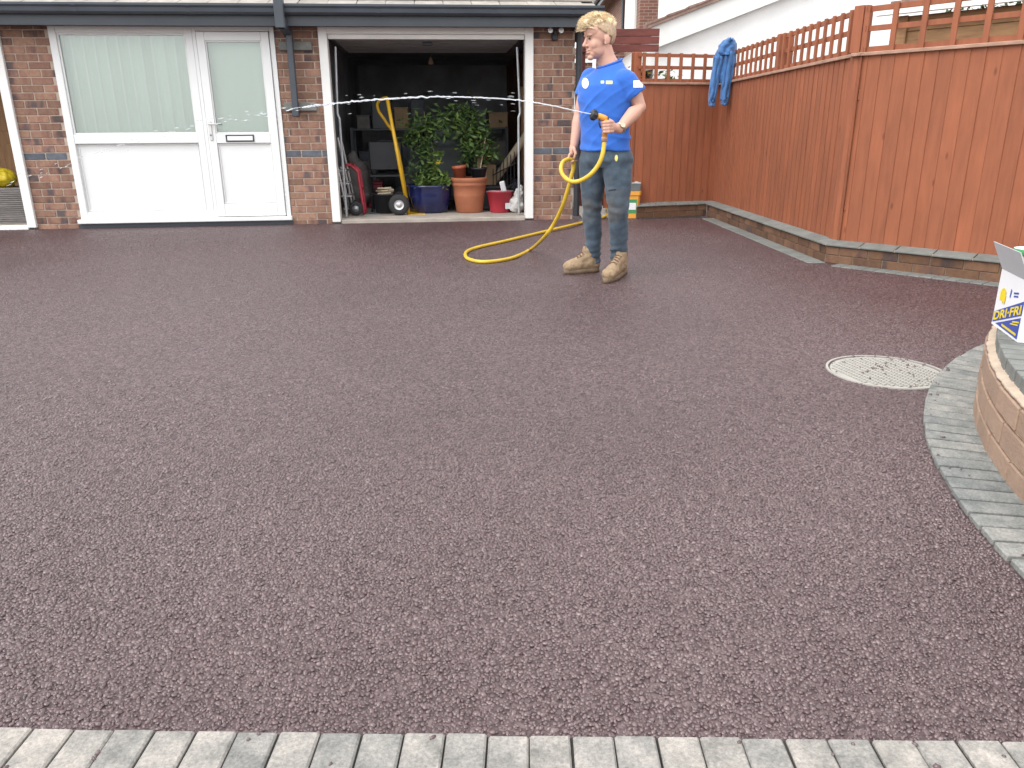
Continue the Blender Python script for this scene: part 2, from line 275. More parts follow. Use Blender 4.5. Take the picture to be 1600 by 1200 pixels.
# ------------------------------------------------------------------ mesh helpers
def V(p): return Vector((float(p[0]), float(p[1]), float(p[2])))
class MB:
    def __init__(s): s.v = []; s.f = []
    def add(s, vs, fs):
        o = len(s.v); s.v += [tuple(map(float, p)) for p in vs]; s.f += [tuple(i+o for i in f) for f in fs]; return s
    def box(s, x0, x1, y0, y1, z0, z1, mat=None):
        vs = [(x0,y0,z0),(x1,y0,z0),(x1,y1,z0),(x0,y1,z0),(x0,y0,z1),(x1,y0,z1),(x1,y1,z1),(x0,y1,z1)]
        if mat is not None: vs = [mat @ V(p) for p in vs]
        return s.add(vs, [(0,3,2,1),(4,5,6,7),(0,1,5,4),(1,2,6,5),(2,3,7,6),(3,0,4,7)])
    def bbox(s, x0, x1, y0, y1, z0, z1, b=.004, mat=None):       # box with chamfered edges
        bm = bmesh.new(); bmesh.ops.create_cube(bm, size=1)
        for v in bm.verts: v.co = Vector(((x0+x1)/2+v.co.x*(x1-x0), (y0+y1)/2+v.co.y*(y1-y0), (z0+z1)/2+v.co.z*(z1-z0)))
        bmesh.ops.bevel(bm, geom=list(bm.edges), offset=b, segments=1, affect='EDGES')
        vs = [(mat @ v.co) if mat is not None else v.co for v in bm.verts]
        bm.verts.index_update(); s.add(vs, [[v.index for v in f.verts] for f in bm.faces]); bm.free(); return s
    def prism(s, pts, p0, ex, ey, n, depth):     # polygon in plane (ex,ey), extruded along n
        p0, ex, ey, n = V(p0), V(ex), V(ey), V(n); k = len(pts)
        a = [p0+ex*u+ey*v for u, v in pts]; b = [p+n*depth for p in a]
        return s.add(a+b, [tuple(range(k))[::-1], tuple(range(k, 2*k))] + [(i, (i+1) % k, k+(i+1) % k, k+i) for i in range(k)])
    def tube(s, pts, r, seg=8, caps=True, closed=False, flat=1.0):
        P = [V(p) for p in pts]; n = len(P); rs = r if hasattr(r, '__len__') else [r]*n
        vs = []; up = None
        for i, p in enumerate(P):
            a = P[(i-1) % n] if (i > 0 or closed) else P[i]; b = P[(i+1) % n] if (i < n-1 or closed) else P[i]
            d = (b-a).normalized() if (b-a).length > 1e-9 else Vector((0, 0, 1))
            if up is None: up = Vector((0, 0, 1)) if abs(d.z) < .9 else Vector((1, 0, 0))
            x = d.cross(up).normalized(); y = x.cross(d).normalized(); up = y
            for k in range(seg):
                an = 2*math.pi*k/seg; vs.append(p + x*(math.cos(an)*rs[i]) + y*(math.sin(an)*rs[i]*flat))
        fs = []; m = n if closed else n-1
        for i in range(m):
            for k in range(seg):
                a0 = i*seg+k; a1 = i*seg+(k+1) % seg; b0 = ((i+1) % n)*seg+k; b1 = ((i+1) % n)*seg+(k+1) % seg
                fs.append((a0, a1, b1, b0))
        if caps and not closed: fs += [tuple(range(seg))[::-1], tuple(range((n-1)*seg, n*seg))]
        return s.add(vs, fs)
    def lathe(s, prof, seg=24, c=(0, 0, 0), axis='z', cap=True):
        vs = []; fs = []; n = len(prof)
        for r, h in prof:
            for k in range(seg):
                a = 2*math.pi*k/seg; u, v = r*math.cos(a), r*math.sin(a)
                p = (u, v, h) if axis == 'z' else ((h, u, v) if axis == 'x' else (u, h, v))
                vs.append((c[0]+p[0], c[1]+p[1], c[2]+p[2]))
        for i in range(n-1):
            for k in range(seg): fs.append((i*seg+k, i*seg+(k+1) % seg, (i+1)*seg+(k+1) % seg, (i+1)*seg+k))
        if cap: fs += [tuple(range(seg))[::-1], tuple(range((n-1)*seg, n*seg))]
        return s.add(vs, fs)
    def ell(s, c, r, mat=None, seg=20, rings=12):
        vs = []; c = V(c)
        for i in range(rings+1):
            th = math.pi*i/rings
            for k in range(seg):
                a = 2*math.pi*k/seg; p = Vector((r[0]*math.sin(th)*math.cos(a), r[1]*math.sin(th)*math.sin(a), r[2]*math.cos(th)))
                vs.append(c + (mat @ p if mat is not None else p))
        fs = []
        for i in range(rings):
            for k in range(seg): fs.append((i*seg+k, (i+1)*seg+k, (i+1)*seg+(k+1) % seg, i*seg+(k+1) % seg))
        return s.add(vs, fs)
    def loft(s, rings, seg=28, caps=True):       # rings: (centre, xaxis vec, yaxis vec) ellipse axes incl. length
        vs = []; fs = []; n = len(rings)
        for c, ax, ay in rings:
            c, ax, ay = V(c), V(ax), V(ay)
            for k in range(seg):
                a = 2*math.pi*k/seg; vs.append(c+ax*math.cos(a)+ay*math.sin(a))
        for i in range(n-1):
            for k in range(seg): fs.append((i*seg+k, i*seg+(k+1) % seg, (i+1)*seg+(k+1) % seg, (i+1)*seg+k))
        if caps: fs += [tuple(range(seg))[::-1], tuple(range((n-1)*seg, n*seg))]
        return s.add(vs, fs)
    def limb(s, pts, rs, seg=16):                # tapered capsule chain
        s.tube(pts, rs, seg)
        for p, r in zip(pts, rs): s.ell(p, (r, r, r), seg=14, rings=8)
        return s
    def mesh(s, name, smooth=False):
        me = D.meshes.new(name); me.from_pydata(s.v, [], s.f); me.update()
        if smooth: me.shade_smooth()
        return me
    def build(s, name, mat, parent=None, smooth=False, fix=True):
        me = s.mesh(name, smooth)
        if fix:
            bm = bmesh.new(); bm.from_mesh(me); bmesh.ops.recalc_face_normals(bm, faces=bm.faces); bm.to_mesh(me); bm.free()
            if smooth: me.shade_smooth()
        return link(name, me, mat, parent)
def link(name, me, mat=None, parent=None, loc=None, rot=None):
    o = D.objects.new(name, me); COL.objects.link(o)
    if mat is not None and me is not None and not me.materials: me.materials.append(MAT[mat])
    if parent is not None: o.parent = parent
    if loc is not None: o.location = loc
    if rot is not None: o.rotation_euler = rot
    return o
def thing(name, label, cat, loc=(0, 0, 0), rotz=0, group=None):
    o = D.objects.new(name, None); COL.objects.link(o); o.empty_display_size = .1
    o.location = loc; o.rotation_euler = (0, 0, rotz); return tag(o, label, cat, group)
def tag(o, label=None, cat=None, group=None, kind=None):
    for k, v in (('label', label), ('category', cat), ('group', group), ('kind', kind)):
        if v: o[k] = v
    return o
def struct(name, mb, mat, label=None):
    o = mb.build(name, mat); o['kind'] = 'structure'
    if label: o['label'] = label
    return o
def smooth_path(pts, n=6, closed=False):
    P = [np.array(p, float) for p in pts]; out = []
    m = len(P); rngi = range(m if closed else m-1)
    for i in rngi:
        p0, p1, p2, p3 = (P[(i-1) % m] if closed or i > 0 else P[i]), P[i], P[(i+1) % m], (P[(i+2) % m] if closed or i+2 < m else P[(i+1) % m])
        for k in range(n):
            t = k/n; out.append(.5*((2*p1)+(-p0+p2)*t+(2*p0-5*p1+4*p2-p3)*t*t+(-p0+3*p1-3*p2+p3)*t**3))
    if not closed: out.append(P[-1])
    return out
def remesh(mb, voxel, it=4, fac=.5):
    o = D.objects.new('tmp', mb.mesh('tmp')); COL.objects.link(o)
    bm = bmesh.new(); bm.from_mesh(o.data); bmesh.ops.recalc_face_normals(bm, faces=bm.faces); bm.to_mesh(o.data); bm.free()
    r = o.modifiers.new('r', 'REMESH'); r.mode = 'VOXEL'; r.voxel_size = voxel; r.use_smooth_shade = True
    if it:
        k = o.modifiers.new('s', 'SMOOTH'); k.iterations = it; k.factor = fac
    dg = bpy.context.evaluated_depsgraph_get(); me = D.meshes.new_from_object(o.evaluated_get(dg)); D.objects.remove(o)
    me.materials.clear(); me.shade_smooth(); return me
def wrinkle(me, fn):                             # displace along normals by fn(co)
    co = [v.co.copy() for v in me.vertices]; no = [v.normal.copy() for v in me.vertices]
    for v, c, n in zip(me.vertices, co, no): v.co = c + n*fn(c)
    me.update(); me.shade_smooth()
def nz(p, sx, sy=None, sz=None): return noise.noise(Vector((p[0]*sx, p[1]*(sy or sx), p[2]*(sz or sx))))

_bc = {}
def brick_mesh(L, Dp, H, bev=.003, key=''):
    k = (round(L, 3), round(Dp, 3), round(H, 3), key)
    if k not in _bc: _bc[k] = MB().bbox(-L/2, L/2, 0, Dp, 0, H, bev).mesh('brick')
    return _bc[k]
def brick(name, parent, mat, L, Dp, H, loc, rz=0, key='', bev=.003, tilt=(0, 0)):
    me = brick_mesh(L, Dp, H, bev, mat+key)
    if not me.materials: me.materials.append(MAT[mat])
    o = D.objects.new(name, me); COL.objects.link(o); o.parent = parent; o.location = loc; o.rotation_euler = (tilt[0], tilt[1], rz); return o

exec_parts = True
# ================================================================== THE SETTING
struct('ground', MB().box(-150, 150, -60, 240, -.5, -.03), 'earth')
def edge_y(x): return 1.077 - .029*(x+.005)
mb = MB(); mb.add([(-14, edge_y(-14)-.1, 0), (14, edge_y(14)-.1, 0), (14, 9.6, 0), (14, 13, 0), (-14, 13, 0)], [(0, 1, 2, 3, 4)])
struct('driveway', mb, 'macadam', 'maroon macadam driveway')
struct('front_apron', MB().add([(-14, -6, -.006), (14, -6, -.006), (14, edge_y(14)-.1, -.006), (-14, edge_y(-14)-.1, -.006)], [(0, 1, 2, 3)]), 'conc')
struct('side_path', MB().box(.86, 1.47, 9.47, 14.5, -.02, .006), 'path')

CC = np.array([4.1, 1.28])          # centre of the curved wall
MHC, MHR = (1.616, 3.165), .238      # manhole cover
# ---- real stones of the near macadam
def in_edging(x, y):
    d = np.hypot(x-CC[0], y-CC[1]); bad = d < 2.932
    bad |= np.hypot(x-MHC[0], y-MHC[1]) < MHR+.004
    bad |= y < (1.077 - .029*(x+.005)) + .002
    return bad
def make_stones(name, pts, size, rnd, zoff, tiltamp, label, hmul=1.0):
    n = len(pts); K = 5
    ang = rng.uniform(0, 2*math.pi, n); el = rng.uniform(.62, 1.0, n)
    L = size; Wd = size*el*.85; Hh = size*rng.uniform(.20, .38, n)*hmul
    th = (np.arange(K)/K*2*math.pi)[None, :] + rng.uniform(-.28, .28, (n, K))
    rad = rng.uniform(.82, 1.15, (n, K))
    lo = np.stack([np.cos(th)*rad*L[:, None]*.5, np.sin(th)*rad*Wd[:, None]*.5, np.full((n, K), 0.0)-Hh[:, None]*.35], -1)
    kin = rng.uniform(.66, .88, (n, 1))
    hi = np.stack([lo[..., 0]*kin, lo[..., 1]*kin, Hh[:, None]*rng.uniform(.36, .55, (n, K))], -1)
    top = np.stack([rng.uniform(-.1, .1, n)*L, rng.uniform(-.1, .1, n)*L, Hh*.62], -1)[:, None, :]
    v = np.concatenate([lo, hi, top], 1)                     # n,13,3
    tx, ty = rng.normal(0, tiltamp, n), rng.normal(0, tiltamp, n)
    z = v[..., 2] + v[..., 0]*tx[:, None] + v[..., 1]*ty[:, None]
    c, s = np.cos(ang)[:, None], np.sin(ang)[:, None]
    X = v[..., 0]*c - v[..., 1]*s + pts[:, 0:1]; Y = v[..., 0]*s + v[..., 1]*c + pts[:, 1:2]; Z = z + zoff[:, None]
    co = np.stack([X, Y, Z], -1).reshape(-1, 3).astype(np.float32)
    q = [(k, (k+1) % K, K+(k+1) % K, K+k) for k in range(K)]; tr = [(K+k, K+(k+1) % K, 2*K) for k in range(K)]
    loops1 = np.array([i for f in q for i in f] + [i for f in tr for i in f]); tot1 = np.array([4]*K+[3]*K)
    base = (np.arange(n)*(2*K+1))[:, None]
    loops = (loops1[None, :]+base).ravel().astype(np.int32); tot = np.tile(tot1, n); st = np.concatenate([[0], np.cumsum(tot)[:-1]]).astype(np.int32)
    me = D.meshes.new(name); me.vertices.add(len(co)); me.vertices.foreach_set('co', co.ravel())
    me.loops.add(len(loops)); me.loops.foreach_set('vertex_index', loops); me.polygons.add(len(tot)); me.polygons.foreach_set('loop_start', st)
    me.update(calc_edges=True); me.shade_smooth()
    a = me.attributes.new('rnd', 'FLOAT', 'POINT'); a.data.foreach_set('value', np.repeat(rnd, 2*K+1).astype(np.float32))
    o = link(name, me, 'stone'); return tag(o, label, kind='stuff')
sp = .0077; ys = np.arange(1.02, 3.4, sp*.87); P = []
for j, y in enumerate(ys):
    half = .74*y + .62
    xs = np.arange(-half, half, sp) + (j % 2)*sp/2
    P.append(np.stack([xs, np.full_like(xs, y)], -1))
P = np.concatenate(P); P += rng.uniform(-sp*.52, sp*.52, P.shape)
keep = ~in_edging(P[:, 0], P[:, 1]); fall = np.clip((3.3-P[:, 1])/1.5, 0, 1)**1.2
keep &= rng.uniform(0, 1, len(P)) < np.maximum(fall, .0)
P = P[keep]; n = len(P)
sz = np.clip(rng.lognormal(math.log(.0092), .30, n), .005, .0175)
lowf = np.array([noise.noise(Vector((p[0]*1.3, p[1]*1.3, 3))) for p in P])
make_stones('macadam_stones', P, sz, np.clip(rng.normal(.45, .20, n)+lowf*.2, 0, 1), rng.normal(.0008, .0010, n), .09, 'maroon coated stones bound in the driveway surface')
def grit(name, pts, size, rnd, label):        # smaller facets where single stones are only a few pixels
    n = len(pts); K = 4
    th = (np.arange(K)/K*2*math.pi)[None, :]+rng.uniform(0, 6.28, (n, 1))+rng.uniform(-.3, .3, (n, K)); rad = size[:, None]*.5*rng.uniform(.75, 1.2, (n, K))
    lo = np.stack([np.cos(th)*rad+pts[:, 0:1], np.sin(th)*rad*rng.uniform(.6, 1, (n, 1))+pts[:, 1:2], np.full((n, K), -.0015)], -1)
    top = np.stack([pts[:, 0]+rng.normal(0, .0012, n), pts[:, 1]+rng.normal(0, .0012, n), size*rng.uniform(.10, .30, n)], -1)[:, None]
    co = np.concatenate([lo, top], 1).reshape(-1, 3).astype(np.float32)
    l1 = np.array([i for k in range(K) for i in (k, (k+1) % K, K)]); loops = (l1[None]+(np.arange(n)*(K+1))[:, None]).ravel().astype(np.int32)
    me = D.meshes.new(name); me.vertices.add(len(co)); me.vertices.foreach_set('co', co.ravel()); me.loops.add(len(loops)); me.loops.foreach_set('vertex_index', loops)
    me.polygons.add(n*K); me.polygons.foreach_set('loop_start', np.arange(0, n*K*3, 3, dtype=np.int32)); me.update(calc_edges=True); me.shade_smooth()
    a = me.attributes.new('rnd', 'FLOAT', 'POINT'); a.data.foreach_set('value', np.repeat(rnd, K+1).astype(np.float32))
    return tag(link(name, me, 'stone'), label, kind='stuff')
Q = []; y = 2.2
while y < 9.3:
    s2 = .0125+.0011*(y-2.2); half = .74*y+1.0
    xs = np.arange(-half, min(half, 3.4), s2); Q.append(np.stack([xs+rng.uniform(-s2/2, s2/2, len(xs)), y+rng.uniform(-s2/2, s2/2, len(xs))], -1)); y += s2
Q = np.concatenate(Q); kp = ~in_edging(Q[:, 0], Q[:, 1]) & (rng.uniform(0, 1, len(Q)) < np.clip((Q[:, 1]-2.0)/1.5, 0, 1))
_dx = 2.467+(2.40-2.467)*(Q[:, 1]-6.043)/3.557-.155; _rt = (Q[:, 0]-2.467)*.741+(Q[:, 1]-6.043)*.6716
kp &= ~np.where(Q[:, 1] > 6.0, Q[:, 0] > _dx, _rt > -.155) & (Q[:, 1] < 8.70+.0963*(Q[:, 0]+5.292))
Q = Q[kp]; n = len(Q)
grit('macadam_grit', Q, rng.uniform(.8, 1.4, n)*(.0105+.0005*Q[:, 1]), np.clip(rng.normal(.42, .26, n)+.25*np.array([noise.noise(Vector((p[0]*.8, p[1]*.8, 3))) for p in Q]), 0, 1), 'finer-looking far stones of the maroon driveway surface')
LOOSE = []
def loose(cx, cy, n, fn):
    k = 0
    while k < n:
        p = fn()
        if p is not None: LOOSE.append(p); k += 1

# ---- block edging along the front
front = tag(struct('front_edging', MB().add([(-4, edge_y(-4)-.3, .0), (4, edge_y(4)-.3, .0), (4, edge_y(4)-.001, .0005), (-4, edge_y(-4)-.001, .0005)], [(0, 1, 2, 3)]), 'joint'))
pw = .0728; x = -2.6
while x < 2.2:
    L = .1945+random.uniform(-.002, .002)
    o = brick('paver', front, 'paver_light', pw-.0035, L, .06, (x+pw/2, edge_y(x+pw/2)-L+random.uniform(-.0025, .001), -.052+random.uniform(-.001, .0015)), R_(-1.2+random.uniform(-.5, .5)), key=str(random.randint(0, 3)), bev=.0035)
    x += pw
for _ in range(16):
    x = random.uniform(-.95, .95); LOOSE.append((x, edge_y(x)-random.uniform(.004, .13)**1.0, .0085))
# ---- curved edging and curved wall
def cpos(a, r, z=0): return Vector((CC[0]+r*math.cos(a), CC[1]+r*math.sin(a), z))
def arc_sheet(r0, r1, z, a0, a1, n=80):
    mb = MB(); vs = []
    for i in range(n+1):
        a = a0+(a1-a0)*i/n; vs += [cpos(a, r0, z), cpos(a, r1, z)]
    return mb.add(vs, [(2*i, 2*i+1, 2*i+3, 2*i+2) for i in range(n)])
A0, A1 = R_(104), R_(222)
ced = struct('curved_edging', arc_sheet(2.70, 2.921, .001, A0, A1), 'joint')
def taper_paver(w0, w1, L, H, b=.0035):
    bm = bmesh.new(); vs = [bm.verts.new(p) for p in ((-w0/2, 0, 0), (w0/2, 0, 0), (w1/2, L, 0), (-w1/2, L, 0), (-w0/2, 0, H), (w0/2, 0, H), (w1/2, L, H), (-w1/2, L, H))]
    for f in ((0, 3, 2, 1), (4, 5, 6, 7), (0, 1, 5, 4), (1, 2, 6, 5), (2, 3, 7, 6), (3, 0, 4, 7)): bm.faces.new([vs[i] for i in f])
    bmesh.ops.bevel(bm, geom=list(bm.edges), offset=b, segments=1, affect='EDGES'); me = D.meshes.new('paver'); bm.to_mesh(me); bm.free(); me.materials.append(MAT['paver']); return me
TAP = [taper_paver(.0665+.0012*k, .0610+.0008*k, .19, .06, .003) for k in (-1, 0, 1)]
da = .0785/2.925; a = A0
while a < A1:
    am = a+da/2; p = cpos(am, 2.927+random.uniform(-.003, .002), -.044+random.uniform(-.001, .0015))
    o = D.objects.new('paver', random.choice(TAP)); COL.objects.link(o); o.parent = ced; o.location = p; o.rotation_euler = (0, 0, am+math.pi/2+random.uniform(-.004, .004)); a += da
for _ in range(26):
    am = R_(random.uniform(135, 178)); LOOSE.append((*cpos(am, 2.915-random.uniform(0, .12)**1.3)[:2], .0165))

cw = thing('curved_wall', 'low curved tan brick wall topped with grey soldier-laid blocks', 'wall', cpos(R_(160), 2.7))
def inv(o): return -V(o.location)
def arc_solid(r0, r1, z0, z1, a0, a1, off, n=90):
    mb = MB(); vs = []
    for i in range(n+1):
        a = a0+(a1-a0)*i/n
        for r, z in ((r0, z0), (r1, z0), (r1, z1), (r0, z1)): vs.append(cpos(a, r, z)+off)
    fs = [(4*i+k, 4*i+(k+1) % 4, 4*(i+1)+(k+1) % 4, 4*(i+1)+k) for i in range(n) for k in range(4)] + [(0, 1, 2, 3), (4*n, 4*n+1, 4*n+2, 4*n+3)]
    return mb.add(vs, fs)
off = inv(cw)
core = arc_solid(2.55, 2.757, -.02, .246, A0, A1, off).build('wall_core', 'tanmortar', cw)
ch = .246/3
for c in range(3):
    da = .222/2.763; a = A0 + (da/2 if c % 2 else 0)
    while a < A1-da:
        am = a+da/2
        brick('brick', cw, 'tanbrick', .213, .08, ch-.009, cpos(am, 2.7665+random.uniform(-.002, .002), c*ch+.004)+off, am+math.pi/2, key=str(random.randint(0, 2)), bev=.004); a += da
# rough bed joint under the coping
mb = MB(); vs = []; nn = 260
for i in range(nn+1):
    a = A0+(A1-A0)*i/nn; wv = .006*noise.noise(Vector((i*.35, 0, 0)))+.004*noise.noise(Vector((i*1.3, 5, 0)))
    for r, z in ((2.60, .2465), (2.764+wv, .2467), (2.760+wv, .252+wv*.3), (2.728, .262)): vs.append(cpos(a, r, z)+off)
mb.add(vs, [(4*i+k, 4*i+k+1, 4*(i+1)+k+1, 4*(i+1)+k) for i in range(nn) for k in range(3)])
mb.build('bed_joint', 'tanmortar', cw, smooth=True)
da = .0665/2.735; a = A0
while a < A1:
    am = a+da/2
    brick('coping_block', cw, 'coping', .0525, .2, .0525, cpos(am, 2.7385+random.uniform(-.0025, .0015), .2475+random.uniform(-.0008, .0008))+off, am+math.pi/2, key='c', bev=.0025); a += da
jf = arc_sheet(2.545, 2.7345, .2925, A0, A1); jf.v = [tuple(V(p)+off) for p in jf.v]; jf.build('joint_fill', 'joint', cw, fix=False)
struct('raised_bed', arc_sheet(.05, 2.56, .235, 0, 2*math.pi, 60), 'soil')

# ---- manhole cover
mh = thing('manhole_cover', 'round buff drain cover with raised chequer treads set in the driveway', 'drain cover', (*MHC, 0), R_(14))
MB().lathe([(0.0001, .0015), (MHR-.012, .0015), (MHR-.010, -.004), (MHR-.004, -.004), (MHR-.004, .006), (MHR+.006, .006), (MHR+.008, -.02)], 72, cap=False).build('frame', 'manhole', mh)
bar_a = MB().bbox(-.0085, .0085, -.0062, .0062, 0, .006, .0015).mesh('tread'); bar_a.materials.append(MAT['manhole'])
bar_b = bar_a
i0 = 0
for ix in range(-8, 9):
    for iy in range(-13, 14):
        x, y = ix*.0265+(0 if iy % 2 else .0), iy*.0168
        if math.hypot(x, y) < MHR-.026:
            o = D.objects.new('tread', bar_a); COL.objects.link(o); o.parent = mh; o.location = (x, y, .001); o.rotation_euler = (0, 0, 0 if (ix % 2) else R_(8)); i0 += 1
for _ in range(62):
    r = MHR*math.sqrt(random.random())*.97; a = random.choice([random.uniform(1.6, 3.4), random.uniform(0, 6.28), random.uniform(.3, 1.2)])
    LOOSE.append((MHC[0]+r*math.cos(a), MHC[1]+r*math.sin(a), .0075))
LP = np.array(LOOSE); n = len(LP)
make_stones('loose_stones', LP[:, :2], np.clip(rng.lognormal(math.log(.0098), .3, n), .006, .017), rng.uniform(.1, .6, n), LP[:, 2]+.001, .2, 'loose dark stones scattered on the blocks and drain cover', 1.5)

# ---- plinth wall, fence
FB = [np.array([1.50, 9.34]), np.array([2.40, 9.60]), np.array([2.467, 6.043]), np.array([4.60, 3.69])]
plinth_label = ['brown brick plinth with grey coping under the short fence run facing the drive', 'long brown brick plinth with grey coping under the fence run from hoodie to bend', 'two-course brown brick plinth with grey coping behind the white carton']
fence_label = ['short red-stained board fence with trellis top, facing the drive beside the gate', 'red-stained board fence with trellis top, its corner carrying the blue hoodie', 'red-stained board fence with wide-spaced trellis top, on the plinth behind the white carton']
segs = []
for i in range(3):
    a, b = FB[i], FB[i+1]; L = np.linalg.norm(b-a); t = (b-a)/L; nrm = np.array([-t[1], t[0]])     # nrm points away from the drive
    segs.append((a, b, L, t, math.atan2(t[1], t[0])))
EDG = struct('fence_edging', MB().add([(1.55, 9.2, .001), (2.3, 9.4, .001), (2.3, 9.55, .001), (1.55, 9.33, .001)], [(0, 1, 2, 3)]), 'joint')
for i, (a, b, L, t, ang) in enumerate(segs):
    # in the local frame x runs along the wall, +y away from the drive
    pl = thing('plinth_wall', plinth_label[i], 'plinth', (a[0], a[1], 0), ang, 'low plinth walls under the fence')
    ext = (.0, .0)
    MB().box(0, L, .006, .20, -.02, .132).build('wall_core', 'pmortar', pl)
    H = [(.0, .062), (.066, .062)]
    for c, (z, h) in enumerate(H):
        x = -.0 if c % 2 == 0 else -.11
        while x < L:
            x0, x1 = max(x, 0), min(x+.218, L)
            if x1-x0 > .03: brick('brick', pl, 'plinthbrick', x1-x0-.005, .08, h, ((x0+x1)/2, random.uniform(-.001, .001), z), key=str(random.randint(0, 2)))
            x += .2215
    x = 0; cl = .262
    while x < L-.01:
        x1 = min(x+cl, L); w_ = x1-x-.008
        key = ('cop', round(w_, 3))
        if key not in _bc:
            m_ = MB().prism([(-.018, .134), (-.018, .148), (.075, .172), (.15, .172), (.15, .134)], (-w_/2, 0, 0), (0, 1, 0), (0, 0, 1), (1, 0, 0), w_)
            me = m_.mesh('coping_block'); bm = bmesh.new(); bm.from_mesh(me); bmesh.ops.recalc_face_normals(bm, faces=bm.faces); bmesh.ops.bevel(bm, geom=list(bm.edges), offset=.003, segments=1, affect='EDGES'); bm.to_mesh(me); bm.free()
            me.materials.append(MAT['coping']); _bc[key] = me
        o = D.objects.new('coping_block', _bc[key]); COL.objects.link(o); o.parent = pl; o.location = ((x+x1)/2, random.uniform(-.003, .003), random.uniform(-.001, .001)); x = x1
    MB().box(0, L, -.010, .14, .134, .147).build('mortar_joint', 'tanmortar', pl)
    # fence
    fe = thing('fence_panel', fence_label[i], 'fence', (a[0], a[1], 0), ang, 'red board fence runs with trellis')
    bw = .098; yb = .088; xs0 = -.14 if i == 1 else 0.0; xe = L+.13 if i == 0 else L; x = xs0
    ztop = 1.50
    while x < xe-.005:
        x1 = min(x+bw, xe); w_ = x1-x
        key = ('board', round(w_, 3))
        if key not in _bc:
            _bc[key] = MB().prism([(-.004, .0055), (w_+.0, 0), (w_+.0, .010), (-.004, .012)], (0, 0, .165), (1, 0, 0), (0, 1, 0), (0, 0, 1), ztop-.165).mesh('board'); _bc[key].materials.append(MAT['fence'])
            bm = bmesh.new(); bm.from_mesh(_bc[key]); bmesh.ops.recalc_face_normals(bm, faces=bm.faces); bm.to_mesh(_bc[key]); bm.free()
        o = D.objects.new('board', _bc[key]); COL.objects.link(o); o.parent = fe; o.location = (x, yb+random.uniform(-.0012, .0012), random.uniform(-.004, .004)); o.rotation_euler = (0, R_(random.uniform(-.12, .12)), 0); x = x1
    MB().bbox(xs0-.02, xe+.02, yb-.022, yb+.055, ztop, ztop+.024, .003).build('top_rail', 'rail', fe)
    for z in (.4, 1.2): MB().box(0, L, yb+.018, yb+.06, z, z+.07).build('back_rail', 'fence', fe)
    sp_ = (.155, .155, .20)[i]; zt = 1.83
    for z in (ztop+.026, 1.665, zt-.036): MB().box(xs0, xe, yb+.012, yb+.030, z, z+.036).build('trellis_slat', 'fence', fe)
    x = .06
    while x < L:
        MB().box(x-.018, x+.018, yb-.008, yb+.010, ztop+.0245, zt+.006).build('trellis_slat', 'fence', fe); x += sp_
    px_ = [.0, ] + ([1.8] if i == 1 else []) + ([1.83] if i == 2 else []) + ([.0] if 0 else [])
    for x in px_:
        MB().bbox(x-.045, x+.045, yb+.032, yb+.122, .0, zt+.015, .004).build('post', 'fence', fe)
        if i == 2 and x == 0 or x > 1:
            MB().bbox(x-.036, x+.036, yb-.014, yb+.0305, ztop+.0246, zt+.01, .003).build('post_face', 'fence', fe)
    # block edging at its foot
    if i > 0:
        x = .35 if i == 1 else .12; wv = .145
        while x < L:
            p = a+t*(x+.04); nn_ = np.array([t[1], -t[0]])
            q = p+nn_*(wv)
            brick('paver', EDG, 'coping', .0775, wv-.004, .058, (q[0], q[1], -.052+random.uniform(-.001, .001)), ang+random.uniform(-.01, .01), key='e'+str(random.randint(0, 2))); x += .081
# ================================================================== GARAGE BUILDING (its own frame: x along the front, y into the building)
gb = thing('garage_building', 'single-storey brick garage block with charcoal gutter, white door and open garage', 'building', G(0, 0, 0), GW)
def part(name, mat, mb, parent=gb, smooth=False): return mb.build(name, mat, parent, smooth)
PIERS = [(0.0, .478), (2.787, 3.248), (5.585, 6.055)]
CH, Z0 = .0766, -.025
for pi, (x0, x1) in enumerate(PIERS):
    core = part('wall', 'mortar', MB().box(x0+.002, x1-.002, .007, .215, -.02, 2.12))
    for k in range(28):
        z = Z0+k*CH
        if z > 2.10: break
        blue = (k == 10)
        x = x0-(.0 if k % 2 == 0 else .113)-(.05 if pi == 1 else 0)
        while x < x1-.02:
            xa, xb = max(x, x0), min(x+.2165, x1)
            if xb-xa > .028:
                o = brick('brick', core, 'bluebrick' if blue else 'brick', xb-xa-.004, .07, CH-.0105, ((xa+xb)/2, random.uniform(-.0015, .0015), z+.005), key=str(random.randint(0, 1)))
            x += .2265
# outer shell
part('side_wall', 'housebrick', MB().box(5.86, 6.05, .217, 6.2, -.02, 2.16))
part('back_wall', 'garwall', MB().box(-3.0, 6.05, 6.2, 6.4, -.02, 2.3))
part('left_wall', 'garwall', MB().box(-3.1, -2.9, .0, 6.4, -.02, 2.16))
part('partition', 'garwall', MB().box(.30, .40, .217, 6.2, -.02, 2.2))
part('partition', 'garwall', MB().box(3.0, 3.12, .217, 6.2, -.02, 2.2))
part('header', 'mortar', MB().box(-2.89, 6.05, .012, .20, 2.122, 2.24))
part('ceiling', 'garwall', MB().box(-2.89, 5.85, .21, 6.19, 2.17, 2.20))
part('back_lining', 'blind', MB().box(.41, 2.99, 2.6, 2.65, .05, 2.16))
fl_ = part('floor', 'conc', MB().box(-2.89, 5.85, .03, 6.19, -.02, .048))
part('threshold', 'conc', MB().bbox(3.346, 5.488, -.02, .029, -.02, .040, .006))
part('threshold', 'white_paint', MB().bbox(-2.3, -.094, -.015, .029, -.02, .045, .006))
part('damp_course', 'dark', MB().box(.45, 2.80, -.012, .2, -.02, .045))
